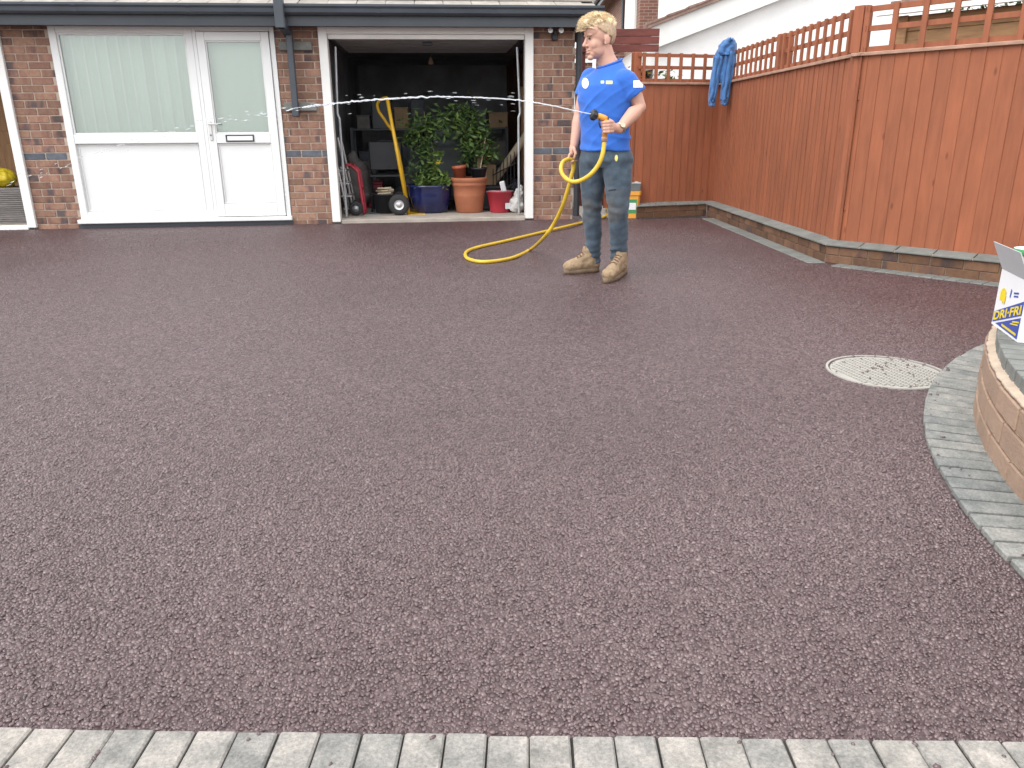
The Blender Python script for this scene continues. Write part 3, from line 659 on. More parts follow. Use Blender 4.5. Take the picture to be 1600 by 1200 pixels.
# eaves
part('soffit', 'dark', MB().box(-3.2, 6.26, -.235, .012, 2.076, 2.086))
part('fascia', 'dark', MB().bbox(-3.2, 6.27, -.258, -.236, 2.058, 2.215, .003))
prof = [(-.262, 2.252), (-.262, 2.166), (-.275, 2.158), (-.325, 2.158), (-.352, 2.178), (-.358, 2.215), (-.372, 2.235), (-.372, 2.256), (-.366, 2.256), (-.364, 2.238), (-.350, 2.22), (-.345, 2.182), (-.322, 2.165), (-.28, 2.165), (-.268, 2.172), (-.268, 2.252)]
gut = part('gutter', 'dark', MB().prism(prof, (-3.2, 0, 0), (0, 1, 0), (0, 0, 1), (1, 0, 0), 9.5))
for x in (.9, 2.0, 3.9, 5.1, 5.95): MB().prism([(y-.003 if y < -.27 else y, z) for y, z in prof[1:9]]+[(-.3, 2.25)], (x, 0, -.003), (0, 1, 0), (0, 0, 1), (1, 0, 0), .045).build('bracket', 'dark', gut)
part('verge_end', 'dark', MB().bbox(6.262, 6.285, -.25, 6.3, 2.06, 2.25, .004))
# roof: two rows of tiles along the eaves, then slabs
sl_ = math.tan(R_(20)); roof = part('roof', 'tile', MB().prism([(-.27, 2.225), (-.27, 2.235), (3.1, 2.235+3.37*sl_), (6.5, 2.24), (6.5, 2.225)], (-3.2, 0, 0), (0, 1, 0), (0, 0, 1), (1, 0, 0), 9.45))
tme = MB().bbox(-.148, .148, -.21, .21, -.009, .009, .003).mesh('roof_tile'); tme.materials.append(MAT['tile'])
for r in range(3):
    x = -3.1+(.15 if r % 2 else 0)
    while x < 6.25:
        y = -.13+r*.3
        o = D.objects.new('roof_tile', tme); COL.objects.link(o); o.parent = roof
        o.location = (x+random.uniform(-.004, .004), y, 2.263+(y+.2)*sl_+.011); o.rotation_euler = (R_(16.5+random.uniform(-.5, .5)), 0, random.uniform(-.01, .01)); x += .302
# open garage door frame
fr = part('garage_door_frame', 'white_paint', MB().bbox(3.25, 3.343, -.035, .11, .02, 2.098, .004))
MB().bbox(5.49, 5.583, -.035, .11, .02, 2.098, .004).build('jamb', 'white_paint', fr)
MB().bbox(3.3435, 5.4895, -.032, .11, 2.012, 2.096, .004).build('head', 'white_paint', fr)
MB().bbox(3.345, 5.488, .02, .05, 1.965, 2.0115, .003).build('lifted_door_edge', 'white_paint', fr)
jb = part('garage_door_frame', 'white_paint', MB().bbox(-.093, -.001, -.035, .11, .02, 2.098, .004))
MB().bbox(-2.3, -.0935, -.032, .11, 2.012, 2.096, .004).build('head', 'white_paint', jb)
# raised up-and-over door panel, ribs underneath
dp = part('raised_garage_door', 'doorgrey', MB().box(3.37, 5.465, .12, 1.75, 1.985, 2.005))
for k in range(9): MB().bbox(3.40, 5.435, .22+k*.17, .26+k*.17, 1.968, 1.984, .004).build('rib', 'doorgrey', dp)
MB().bbox(4.36, 4.47, .3, .36, 1.93, 1.967, .005).build('lock', 'dark', dp)
for xx in (3.395, 5.43):
    part('door_track', 'steel', MB().tube([(xx, .14, .06), (xx, .14, 1.15), (xx+(.02 if xx > 4 else -.02), .15, 1.2), (xx-(.01 if xx > 4 else -.01), .16, 1.9)], .014, 8))
# downpipe in two offsets, wall plates, twin lamp
part('downpipe', 'dark', MB().bbox(2.925, 2.99, -.13, -.06, 1.20, 2.06, .008).bbox(2.88, 2.975, -.43, -.33, 2.02, 2.75, .008).prism([(-.42, 2.02), (-.33, 2.02), (-.06, 1.97), (-.06, 2.06), (-.33, 2.12), (-.42, 2.12)], (2.905, 0, 0), (0, 1, 0), (0, 0, 1), (1, 0, 0), .075))
part('downpipe_shoe', 'dark', MB().bbox(2.921, 2.994, -.145, -.056, 1.17, 1.25, .008))
for z in (1.845, 1.23):
    pt = part('wall_plate', 'coping', MB().bbox(2.828, 3.178, -.05, -.002, z, z+.09, .006))
part('corner_pipe', 'black', MB().tube([(6.095, -.03, .04), (6.095, -.03, 2.08)], .036, 12))
tl = part('twin_lamp', 'black', MB().bbox(5.79, 5.85, -.05, -.002, 1.95, 2.03, .006).bbox(5.805, 5.835, -.08, -.045, 2.0, 2.05, .004))
for s_ in (-.06, .06):
    hd = MB().lathe([(.026, .0), (.034, -.05), (.030, -.052)], 14, (5.82+s_, -.055, 2.045), 'y').build('lamp_head', 'black', gb)
    MB().lathe([(.0005, -.0535), (.028, -.0535), (.026, -.050)], 14, (5.82+s_, -.055, 2.045), 'y').build('lens', 'alu', hd)

# ---- white door and window unit
U = gb
def rect_frame(mb, x0, x1, z0, z1, w, y0, y1, b=.004):
    mb.bbox(x0, x0+w, y0, y1, z0, z1, b); mb.bbox(x1-w, x1, y0, y1, z0, z1, b)
    mb.bbox(x0+w+.0004, x1-w-.0004, y0+.0004, y1-.0004, z1-w, z1-.0005, b); mb.bbox(x0+w+.0004, x1-w-.0004, y0+.0004, y1-.0004, z0+.0005, z0+w, b); return mb
win = part('window_unit', 'upvc', rect_frame(MB(), .482, 1.935, .098, 2.09, .075, -.012, .07))
MB().bbox(.5575, 1.8595, -.010, .068, .905, 1.0, .004).build('transom', 'upvc', win)
MB().box(.556, 1.861, .030, .045, .172, .906).build('lower_panel', 'upvc', win)
rect_frame(MB(), .572, 1.846, .180, .895, .012, .020, .0296, .003).build('panel_bead', 'upvc', win)
rect_frame(MB(), .5577, 1.8593, 1.0005, 2.0148, .018, .004, .03, .003).build('glazing_bead', 'upvc', win)
MB().box(.56, 1.857, .022, .026, 1.01, 2.01).build('pane', 'glass', win)
part('sill', 'upvc', MB().bbox(.455, 2.80, -.06, .07, .052, .0975, .006))
dfr = part('door_frame', 'upvc', MB().bbox(1.9365, 1.972, -.012, .07, .098, 2.09, .003).bbox(2.735, 2.786, -.012, .07, .098, 2.09, .003).bbox(1.9725, 2.7345, -.012, .07, 2.035, 2.0895, .003))
door = part('door', 'upvc', MB().bbox(1.978, 2.062, -.03, .04, .104, 2.03, .004).bbox(2.645, 2.730, -.03, .04, .104, 2.03, .004).bbox(2.0625, 2.6445, -.0295, .039, 1.94, 2.0295, .004).bbox(2.0625, 2.6445, -.0295, .039, .898, 1.0, .004).bbox(2.0625, 2.6445, -.0295, .039, .1045, .245, .004))
MB().box(2.06, 2.647, .0, .015, .24, .90).build('lower_panel', 'upvc', door)
rect_frame(MB(), 2.066, 2.641, .249, .894, .014, -.012, -.0004, .003).build('panel_bead', 'upvc', door)
MB().box(2.06, 2.647, .0, .004, .99, 1.945).build('pane', 'glass', door)
rect_frame(MB(), 2.0627, 2.6443, 1.0005, 1.9395, .012, -.016, -.0006, .002).build('glazing_bead', 'upvc', door)
lb = rect_frame(MB(), 2.165, 2.468, .913, .988, .012, -.040, -.0305, .002).build('letterbox', 'black', door)
MB().bbox(2.179, 2.454, -.037, -.0305, .927, .974, .002).build('flap', 'upvc', lb)
hb = MB().bbox(1.995, 2.028, -.042, -.0305, .93, 1.13, .004).build('handle', 'alu', door)
MB().tube([(2.011, -.042, 1.10), (2.011, -.075, 1.10), (2.03, -.082, 1.10), (2.115, -.082, 1.098)], .009, 10).build('lever', 'alu', hb)
MB().lathe([(.008, 0), (.008, -.004)], 12, (2.011, -.0425, .985), 'y').build('keyhole', 'black', hb)
# vertical blinds behind the glass
vb = thing('vertical_blind', 'pale green vertical blind hanging behind the wide window', 'blind', G(1.2, .12, 0), GW)
k = 0; x = -.68
while x < .68:
    MB().add([(x, .0, 1.0), (x+.05, .018, 1.0), (x+.124, .004, 1.0), (x+.124, .004, 2.05), (x+.05, .018, 2.05), (x, .0, 2.05)], [(0, 1, 4, 5), (1, 2, 3, 4)]).build('slat', 'blind', vb, fix=False); MB().box(x-.004, x+.014, -.004, -.002, 1.0, 2.05).build('slat_gap_light', 'upvc', vb); x += .118; k += 1  # light showing through the slat gaps is put in as thin white strips
MB().box(-.7, .7, .02, .05, 2.05, 2.09).build('head_rail', 'upvc', vb)
rb = thing('roller_blind', 'plain pale green roller blind behind the door glass', 'blind', G(2.353, .1, 0), GW)
MB().box(-.31, .31, .0, .003, .98, 2.0).build('blind_fabric', 'blind', rb)
MB().tube([(-.32, .01, 2.02), (.32, .01, 2.02)], .022, 12).build('roller', 'upvc', rb)

# ================================================================== THINGS IN THE GARAGE
FZ = .049
def gthing(name, label, cat, x, y, z=FZ, rot=0, group=None): return thing(name, label, cat, G(x, y, z), GW+rot, group)
def pot(mb, prof, seg=28): return mb.lathe(prof, seg)
def leaf_cloud(fn, n, size, seed=1, droop=.3):
    r = random.Random(seed); mb = MB()
    for _ in range(n):
        p = fn(r); s = size*r.uniform(.6, 1.25); w_ = s*.42
        d = Vector((r.gauss(0, 1), r.gauss(0, 1), r.gauss(0, .6)-droop)).normalized(); u = d.cross(Vector((r.gauss(0, .5), r.gauss(0, .5), 1))).normalized(); n_ = u.cross(d)
        p = Vector(p); a = p; b = p+d*s*.5+u*w_*.5-n_*s*.06; c = p+d*s; e = p+d*s*.5-u*w_*.5-n_*s*.06; f = p+d*s*.5+n_*s*.05
        mb.add([a, b, c, e, f], [(0, 1, 4), (1, 2, 4), (2, 3, 4), (3, 0, 4)])
    return mb
# yellow sack truck
st = gthing('sack_truck', 'yellow sack truck with loop handle and pneumatic wheels', 'sack truck', 4.0, .38)
b0 = gl(638, 330, .36); t0 = gl(606, 155, .55)
bx, tx_ = b0[0]-4.0, t0[0]-4.0; hz = t0[2]-FZ
def rail_pt(f, dy): return (bx+(tx_-bx)*f, dy, .01+hz*f)
MB().tube([rail_pt(0, .02), rail_pt(1.0, .02)], .021, 10).build('rail', 'yellow', st, True)
lp = [rail_pt(.0, .30), rail_pt(.62, .30), (tx_-.035, .25, hz*.80), (tx_-.115, .20, hz*.90), (tx_-.12, .15, hz*.965), (tx_-.06, .08, hz*1.0), rail_pt(1.0, .02)]
MB().tube(smooth_path(lp, 6), .017, 10).build('loop_handle', 'yellow', st, True)
for f in (.12, .35, .6): MB().tube([rail_pt(f, .02), rail_pt(f, .30)], .013, 8).build('crossbar', 'yellow', st, True)
MB().bbox(bx-.005, bx+.20, -.01, .33, -.004, .006, .002).build('toe_plate', 'yellow', st)
MB().tube([rail_pt(.11, .02), (bx-.12, .02, .16)], .014, 8).build('axle_strut', 'yellow', st, True)
for y in (-.06, .36):
    wl = MB().lathe([(.058, -.04), (.085, -.045), (.118, -.032), (.125, 0), (.118, .032), (.085, .045), (.058, .04)], 30, (bx-.105, y, .125), 'y', cap=False).build('wheel', 'rubber', st, True)
    MB().lathe([(.001, -.030), (.022, -.034), (.024, -.02), (.05, -.018), (.062, -.038), (.066, -.036), (.066, .036), (.05, .018), (.001, .02)], 24, (bx-.105, y, .125), 'y', cap=False).build('rim', 'alu', wl, True)
MB().tube([(bx-.105, -.1, .125), (bx-.105, .4, .125)], .010, 8).build('axle', 'steel', st)
# red sack truck
rt = gthing('sack_truck', 'small red sack truck with black wheels beside the ladder', 'sack truck', 3.6, .42)
a_ = gl(569, 331, .42); c_ = gl(562, 272, .5); e_ = gl(548, 258, .5)
for y in (0, .26):
    MB().tube(smooth_path([(a_[0]-3.6, y, .01), (c_[0]-3.6-.008, y, c_[2]-FZ-.03), (c_[0]-3.6-.02, y, c_[2]-FZ+.04), (e_[0]-3.6, y+.02, e_[2]-FZ)], 5), .018, 10).build('rail', 'redpaint', rt, True)
for z in (.15, .3): MB().tube([(a_[0]-3.62+.0*z, 0, z), (a_[0]-3.62, .26, z)], .012, 8).build('crossbar', 'redpaint', rt, True)
MB().bbox(a_[0]-3.6, a_[0]-3.6+.17, -.01, .27, -.004, .004, .001).build('toe_plate', 'steel', rt)
for y in (-.05, .31):
    wl = MB().lathe([(.04, -.022), (.075, -.024), (.085, -.012), (.085, .012), (.075, .024), (.04, .022)], 24, (a_[0]-3.6-.09, y, .085), 'y', cap=False).build('wheel', 'rubber', rt, True)
    MB().lathe([(.001, -.02), (.018, -.022), (.02, -.014), (.043, -.018), (.043, .02), (.001, .02)], 18, (a_[0]-3.6-.09, y, .085), 'y', cap=False).build('hub', 'steel', wl, True)
MB().bbox(e_[0]-3.6-.05, e_[0]-3.6+.02, -.01, .29, e_[2]-FZ-.01, e_[2]-FZ+.02, .006).build('grip', 'redpaint', rt)
# aluminium stepladder
ld = gthing('stepladder', 'small aluminium stepladder leaning just inside the garage jamb', 'ladder', 3.5, .62)
f0, f1 = gl(543, 331, .55), gl(528, 262, .55); g0, g1 = gl(553, 326, .8), gl(528, 215, .75)
for (p, q) in ((f0, f1), (g0, g1)):
    for yy in (-.02, .30):
        MB().tube([(p[0]-3.5, yy+p[1]-.62, 0.0), (q[0]-3.5, yy+q[1]-.62, q[2]-FZ)], .014, 6).build('stile', 'alu', ld)
for k in range(4):
    f = .12+k*.27; z = (f1[2]-FZ)*f; x = f0[0]+(f1[0]-f0[0])*f-3.5
    MB().bbox(x-.03, x+.10, -.1, .25, z-.008, z+.014, .003).build('step', 'alu', ld)
# blue glazed pot
bp_ = gthing('potted_plant', 'wide cobalt glazed pot with leafy plants and a small pale flower', 'potted plant', 4.375, .66)
MB().lathe([(.001, .0), (.19, .0), (.215, .02), (.262, .22), (.268, .30), (.282, .315), (.282, .335), (.262, .338), (.25, .30), (.001, .29)], 40, cap=False).build('pot', 'blueglaze', bp_, True)
MB().lathe([(.001, .302), (.252, .300)], 24, cap=False).build('soil', 'soil', bp_)
def col_leaf(r):
    h = r.uniform(0, 1)**.8; a = r.uniform(0, 6.28); q = r.uniform(0, .15-.05*h); return (-.03+math.cos(a)*q, -.05+math.sin(a)*q, .30+h*.62)
leaf_cloud(col_leaf, 330, .085, 3).build('foliage', 'leaf', bp_)['kind'] = 'stuff'
leaf_cloud(lambda r: (r.uniform(-.17, .22), r.uniform(-.22, .05), .30+abs(r.gauss(0, .07))), 160, .11, 5, -.2).build('foliage', 'leaf2', bp_)['kind'] = 'stuff'
leaf_cloud(lambda r: (r.uniform(.02, .14), r.uniform(-.2, -.1), .33+r.uniform(0, .38)), 110, .10, 15, -.1).build('foliage', 'leaf2', bp_)['kind'] = 'stuff'
for dx, dy, h in ((-.03, -.02, 1.0), (.06, -.06, .55), (-.08, .03, .7)): MB().tube([(dx, dy, .29), (dx+.02, dy, .29+h*.45), (dx, dy+.02, .29+h*.9)], [.007, .006, .004], 6).build('stem', 'stem', bp_)
leaf_cloud(lambda r: (.11+r.gauss(0, .008), -.20, .60+r.gauss(0, .012)), 10, .04, 8).build('flower', 'petal', bp_)
# big terracotta pot
tp = gthing('terracotta_pot', 'large ribbed terracotta pot in the open garage', 'pot', 4.86, .58)
MB().lathe([(.001, 0), (.155, 0), (.165, .012), (.192, .2), (.194, .2075), (.192, .215), (.205, .315), (.217, .325), (.217, .352), (.209, .360), (.224, .372), (.230, .40), (.222, .42), (.198, .42), (.19, .36), (.001, .35)], 44, cap=False).build('pot_body', 'terracotta', tp, True)
MB().lathe([(.001, .366), (.191, .364)], 24, cap=False).build('soil', 'soil', tp)
sp2 = gthing('plant_pot', 'small plain terracotta-coloured plastic pot tilted on the large pot rim', 'pot', 4.755, .56, FZ+.405, .0); sp2.rotation_euler = (0, R_(-5), GW)
MB().lathe([(.001, 0), (.062, 0), (.080, .115), (.088, .115), (.092, .155), (.084, .155), (.078, .12), (.001, .12)], 28, cap=False).build('pot_body', 'terraplastic', sp2, True)
bk = gthing('potted_shrub', 'tall dark green shrub in a black plastic pot above the terracotta pot', 'potted plant', 4.985, .62, FZ+.39)
MB().lathe([(.001, 0), (.075, 0), (.098, .12), (.104, .12), (.104, .14), (.094, .14), (.001, .12)], 28, cap=False).build('pot', 'black', bk, True)
cl = [gl(px, py, .66) for px, py in ((690, 185), (705, 200), (720, 178), (735, 185), (745, 205), (735, 225), (757, 235), (672, 200), (655, 195), (645, 215), (655, 250), (650, 270), (728, 250), (745, 245))]
def shrub(r):
    c = r.choice(cl[:10] + cl[2:7]); s = .085
    return (c[0]-4.985+r.gauss(0, s), .04+r.gauss(0, .09), c[2]-FZ-.39+r.gauss(0, s*.8))
leaf_cloud(shrub, 800, .105, 11).build('foliage', 'leaf', bk)['kind'] = 'stuff'
def shrub2(r):
    c = r.choice(cl[5:]); return (c[0]-4.985+r.gauss(0, .06), .06+r.gauss(0, .08), c[2]-FZ-.39+r.gauss(0, .07))
leaf_cloud(shrub2, 380, .08, 12).build('foliage', 'leaf', bk)['kind'] = 'stuff'
leaf_cloud(shrub, 240, .10, 13).build('foliage', 'leaf2', bk)['kind'] = 'stuff'
for dx, dz, ex in ((0, .55, -.06), (-.03, .5, -.25), (.04, .35, .1), (.02, .45, .03)): MB().tube(smooth_path([(dx*.5, 0, .12), (dx, .02, .12+dz*.5), (dx+ex, .05, .12+dz)], 4), .006, 6).build('stem', 'stem', bk)
MB().tube([(.02, -.03, .13), (.09, -.05, .5)], .006, 6).build('cane', 'tube', bk)
# red bucket
rbk = gthing('bucket', 'red plastic bucket with wire handle holding a white tool', 'bucket', 5.235, .5)
MB().lathe([(.001, 0), (.120, 0), (.124, .01), (.160, .235), (.168, .237), (.168, .255), (.156, .255), (.118, .02), (.001, .02)], 36, cap=False).build('bucket_body', 'redplastic', rbk, True)
MB().tube(smooth_path([(-.168, 0, .24), (-.14, -.12, .262), (0, -.175, .262), (.14, -.12, .262), (.168, 0, .24)], 6), .005, 6).build('handle', 'steel', rbk)
MB().prism([(-.035, -.035), (.035, -.035), (.035, .035), (-.035, .035)], (.085, -.135, .085), (1, .55, 0), (0, 0.1, 1), (0, -1, 0), .004).build('label_sticker', 'badge', rbk)
sc_ = gthing('scoop', 'white scoop standing in the red bucket', 'scoop', 5.29, .45, FZ+.22); sc_.rotation_euler = (R_(8), R_(-14), GW)
MB().bbox(-.032, .032, -.012, .012, 0, .16, .010).build('scoop_blade', 'carton', sc_); MB().tube([(0, 0, .0), (0, 0, -.15)], .012, 8).build('handle', 'carton', sc_)
wb = remesh(MB().ell((0, 0, .10), (.10, .10, .11)).ell((.02, -.02, .21), (.06, .06, .09)).ell((.05, .02, .28), (.03, .03, .06)), .012, 2); wrinkle(wb, lambda c: .02*nz(c, 16)+.012*nz(c, 33))
tag(link('plastic_bag', wb, 'bag', None, G(5.44, .42, FZ-.004)), 'crumpled pale carrier bag against the right garage jamb', 'bag')
# long pale tube and black wire rack
p0, p1 = gl(765, 285, 1.0), gl(820, 215, .9); 
tb = gthing('cardboard_tube', 'long pale cardboard tube leaning in the garage corner', 'tube', 5.1, 1.0)
MB().tube([(p0[0]-5.1, .0, .26), (p1[0]-5.1+.05, -.05, p1[2]-FZ+.06)], .05, 16).build('tube_wall', 'tube', tb, True); MB().tube([(p0[0]-5.1-.12, .0, .02), (p0[0]-5.1, 0, .26)], .05, 16).build('tube_end', 'tube', tb, True)
wr = gthing('wire_rack', 'black wire rack beside the pale tube', 'rack', 5.2, .85)
for k in range(7): x = -.02+k*.045; MB().tube([(x, 0, .12+k*.02), (x, 0, .50+k*.035)], .006, 6).build('wire', 'black', wr)
for z in (.18, .42): MB().tube([(-.03, 0, z), (.27, 0, z+.15)], .008, 6).build('wire', 'black', wr)
MB().tube([(0, 0, 0), (0, 0, .14)], .01, 6).build('leg', 'black', wr); MB().tube([(.25, 0, 0), (.25, 0, .3)], .01, 6).build('leg', 'black', wr)
# grey high-backed seat behind the pots
se = gthing('vehicle_seat', 'grey high-backed vehicle seat with headrest behind the blue pot', 'seat', 4.62, 1.25)
me = remesh(MB().bbox(-.24, .24, .05, .20, .28, .80, .05).bbox(-.27, .27, -.42, .1, .12, .34, .06).bbox(-.2, .2, .06, .18, .84, 1.03, .05).box(-.1, .1, .1, .14, .78, .86), .018, 3)
link('seat_shell', me, 'chairgrey', se)
MB().tube([(-.22, -.38, 0), (-.22, .1, 0), (-.22, .1, .16)], .018, 8).build('leg', 'black', se); MB().tube([(.22, -.38, 0), (.22, .1, 0), (.22, .1, .16)], .018, 8).build('leg', 'black', se)
# black folding chair
fc_ = gthing('folding_chair', 'black metal folding chair behind the red sack truck', 'chair', 3.84, 1.05)
for x in (-.2, .2):
    MB().tube([(x, .12, 0), (x, -.05, .85)], .012, 8).build('leg', 'black', fc_); MB().tube([(x, -.25, 0), (x, .12, .45)], .012, 8).build('leg', 'black', fc_)
MB().bbox(-.2, .2, -.08, -.05, .50, .84, .008).build('backrest', 'black', fc_); MB().bbox(-.2, .2, -.25, .1, .42, .45, .008).build('seat', 'black', fc_)
for z in (.2, .44): MB().tube([(-.2, -.2+z*.3, z), (.2, -.2+z*.3, z)], .01, 8).build('stretcher', 'alu', fc_)
tb2 = gthing('rubber_tub', 'black flexible tub with coiled rope behind the sack trucks', 'tub', 3.83, .66)
MB().lathe([(.001, 0), (.13, 0), (.165, .22), (.172, .22), (.172, .235), (.158, .235), (.128, .02), (.001, .02)], 30, cap=False).build('tub_body', 'black', tb2, True)
rp = []
for k in range(60): a = k*.42; rp.append((math.cos(a)*(.05+.07*((k*7) % 10)/10), math.sin(a)*.1, .19+.002*k))
MB().tube(rp, .011, 6).build('rope', 'tube', tb2)
cb = gthing('cardboard_box', 'small brown cardboard box behind the shrub pot', 'box', 5.08, 1.0, FZ+.3)
MB().bbox(-.14, .14, -.1, .1, 0, .25, .004).build('carton', 'card', cb); MB().box(-.02, .02, -.102, -.1005, .0, .25).build('tape', 'tube', cb)
sb = gthing('tool_chest', 'dark tool chest under the cardboard box in the garage', 'chest', 5.08, 1.02)
MB().bbox(-.3, .3, -.2, .2, 0, .255, .01).build('chest_body', 'dark', sb); MB().bbox(-.31, .31, -.21, .21, .2555, .298, .008).build('lid', 'black', sb)
# shelving with boxes at the back of the garage
sh = gthing('shelving', 'dark metal shelving across the back of the garage', 'shelving', 4.4, 2.4)
for x in (-1.1, 0, 1.1):
    for y in (0, .4): MB().box(x-.02, x+.02, y-.02, y+.02, 0, 1.02).build('upright', 'dark', sh)
for z in (.5, 1.0): MB().box(-1.1, 1.1, -.022, .422, z-.02, z).build('shelf', 'dark', sh)
used_lab = {}
rr = random.Random(4); mats = ['card', 'dark', 'chairgrey', 'slategrey', 'bluebrick', 'redpaint', 'black', 'garwall']
desc = {'card': 'brown cardboard', 'dark': 'charcoal', 'chairgrey': 'greenish grey', 'slategrey': 'grey', 'bluebrick': 'slate blue', 'redpaint': 'dull red', 'black': 'black', 'garwall': 'dim grey'}
for zi, z in enumerate((.0, .5, 1.0)):
    x = -1.02
    while x < .9:
        w_ = rr.uniform(.16, .34); h = rr.uniform(.15, .40); mt = rr.choice(mats)
        siz = ('tall ' if h > .3 else 'low ' if h < .22 else '')+('narrow ' if w_ < .22 else 'wide ' if w_ > .29 else '')
        lab = siz+desc[mt]+' storage box '+('on the floor under the dark metal shelving', 'on the middle shelf of the dark metal shelving', 'on the upper shelf of the dark metal shelving')[zi]
        while lab in used_lab: mt = mats[(mats.index(mt)+1) % len(mats)]; lab = siz+desc[mt]+' storage box '+('on the floor under the dark metal shelving', 'on the middle shelf of the dark metal shelving', 'on the upper shelf of the dark metal shelving')[zi]
        used_lab[lab] = 1
        o = gthing('storage_box', lab, 'box', 4.4+x+w_/2, 2.6, FZ+z+.001, 0, 'boxes on the garage shelving')
        MB().bbox(-w_/2, w_/2, -.17, .17, 0, h, .006).build('box_body', mt, o); MB().bbox(-w_/2-.006, w_/2+.006, -.176, .176, h+.0005, h+.02, .003).build('lid', mt, o)
        x += w_+rr.uniform(.02, .1)
pk = gthing('timber_plank', 'dark timber plank leaning on the garage side wall', 'plank', 5.66, 1.5); MB().bbox(-.02, .02, -.07, .07, 0, 1.7, .004).build('plank_body', 'wood', pk); MB().bbox(-.05, -.021, -.05, .05, 0, 1.5, .004).build('batten', 'wood', pk)
rr2 = random.Random(12)
for (x, y, z, sx, sy, sz_, mt, lab) in ((5.35, 1.5, 0, .26, .24, .42, 'black', 'full black bin bag slumped behind the wire rack'), (5.5, 1.15, 0, .2, .2, .30, 'dark', 'charcoal refuse bag between wire rack and garage wall'), (4.15, 1.75, 0, .3, .25, .5, 'chairgrey', 'grey-green sack standing behind the yellow sack truck'), (4.95, 1.7, 0, .3, .25, .62, 'black', 'tall black refuse bag behind the shrub'), (3.45, 1.35, 0, .2, .2, .62, 'slategrey', 'tall grey sack behind the stepladder')):
    mb_ = remesh(MB().ell((0, 0, sz_*.48), (sx*.8, sy*.8, sz_*.5)).ell((rr2.uniform(-.05, .05), 0, sz_*.9), (sx*.4, sy*.4, sz_*.25)).ell((0, 0, sz_*.25), (sx, sy, sz_*.27)), .022, 2); wrinkle(mb_, lambda c: .03*nz(c, 9)+.018*nz(c, 22)+.008*nz(c, 50))
    zz = min(v.co.z for v in mb_.vertices); tag(link('refuse_sack', mb_, mt, None, G(x, y, FZ-zz)), lab, 'sack')
for (x, y, w_, h, mt, lab) in ((3.5, 1.9, .3, .55, 'slategrey', 'tall grey crate at the left inside wall of the garage'), (3.62, 1.55, .26, .3, 'redpaint', 'dull red crate behind the folding chair'), (4.3, 2.05, .4, .75, 'bluebrick', 'slate blue cabinet behind the seat and plants')):
    o = gthing('storage_crate', lab, 'crate', x, y); MB().bbox(-w_/2, w_/2, -.15, .15, 0, h, .008).build('crate_body', mt, o); MB().bbox(-w_/2-.01, w_/2+.01, -.16, .16, h+.0005, h+.03, .006).build('lid', mt, o); MB().bbox(-.05, .05, -.165, -.1505, h*.6, h*.6+.03, .004).build('handle', 'black', o)
bh = gthing('bulb_holder', 'small pendant bulb holder hanging from the garage ceiling', 'light', 4.45, 2.0, 1.86); MB().lathe([(.001, 0), (.03, .0), (.036, .03), (.02, .06), (.012, .09)], 14).build('holder', 'bulb', bh, True); MB().tube([(0, 0, .09), (0, 0, .3)], .004, 6).build('flex', 'black', bh)
# left-hand garage: stack, yellow bag, brown board
sk = gthing('slab_stack', 'stack of thin grey panels inside the left garage opening', 'stack', -.42, .42)
for k in range(17): MB().bbox(-.42+rr.uniform(-.006, .006), .25, -.22, .22, k*.023, k*.023+.0195, .003).build('panel', 'slategrey', sk)
yb_ = remesh(MB().ell((0, 0, .10), (.27, .16, .12)).ell((-.08, 0, .2), (.17, .14, .13)), .014, 2); wrinkle(yb_, lambda c: .022*nz(c, 12)+.012*nz(c, 27))
tag(link('rubble_sack', yb_, 'yellowbag', None, G(-.58, .40, FZ+.385)), 'crumpled yellow sack on the stack of grey panels', 'sack')
bd = gthing('brown_door', 'tall brown wooden door stored inside the left garage opening', 'door', -.45, 1.3); MB().bbox(-.5, .35, -.02, .02, 0, 1.95, .004).build('door_leaf', 'brownboard', bd); MB().bbox(-.40, .25, -.028, -.0205, .2, .85, .004).build('panel', 'brownboard', bd); MB().bbox(-.40, .25, -.028, -.0205, 1.0, 1.8, .004).build('panel', 'brownboard', bd)
tk = gthing('dark_case', 'dark rounded case behind the yellow sack', 'case', -.2, .85); MB().bbox(-.25, .12, -.1, .1, 0, .95, .04).build('case_body', 'dark', tk); MB().bbox(-.1, .0, -.13, -.101, .5, .55, .01).build('handle', 'black', tk)
# ================================================================== BEHIND THE FENCE
def brickwall_mat(name, c1, c2, mort, scale):
    m, t, b = new_mat(name); tc = N_(t, 'ShaderNodeTexCoord'); sx = N_(t, 'ShaderNodeSeparateXYZ'); t.links.new(tc.outputs['Object'], sx.inputs[0])
    ad = N_(t, 'ShaderNodeMath', operation='ADD'); t.links.new(sx.outputs[0], ad.inputs[0]); t.links.new(sx.outputs[1], ad.inputs[1])
    cb = N_(t, 'ShaderNodeCombineXYZ'); t.links.new(ad.outputs[0], cb.inputs[0]); t.links.new(sx.outputs[2], cb.inputs[1])
    bt = N_(t, 'ShaderNodeTexBrick'); bt.inputs['Color1'].default_value = (*c1, 1); bt.inputs['Color2'].default_value = (*c2, 1); bt.inputs['Mortar'].default_value = (*mort, 1)
    bt.inputs['Scale'].default_value = 1; bt.inputs['Brick Width'].default_value = .225; bt.inputs['Row Height'].default_value = .075; bt.inputs['Mortar Size'].default_value = .006; bt.inputs['Bias'].default_value = .1
    t.links.new(cb.outputs[0], bt.inputs['Vector']); t.links.new(bt.outputs[0], b.inputs['Base Color']); b.inputs['Roughness'].default_value = .9; return m
MAT['farbrick'] = brickwall_mat('far_brickwork', (.27, .125, .09), (.19, .085, .065), (.36, .30, .25), 1)
bh1 = thing('brick_house', 'two-storey red brick house with tiled roof beyond the garden', 'house', (3.4, 22, 0))
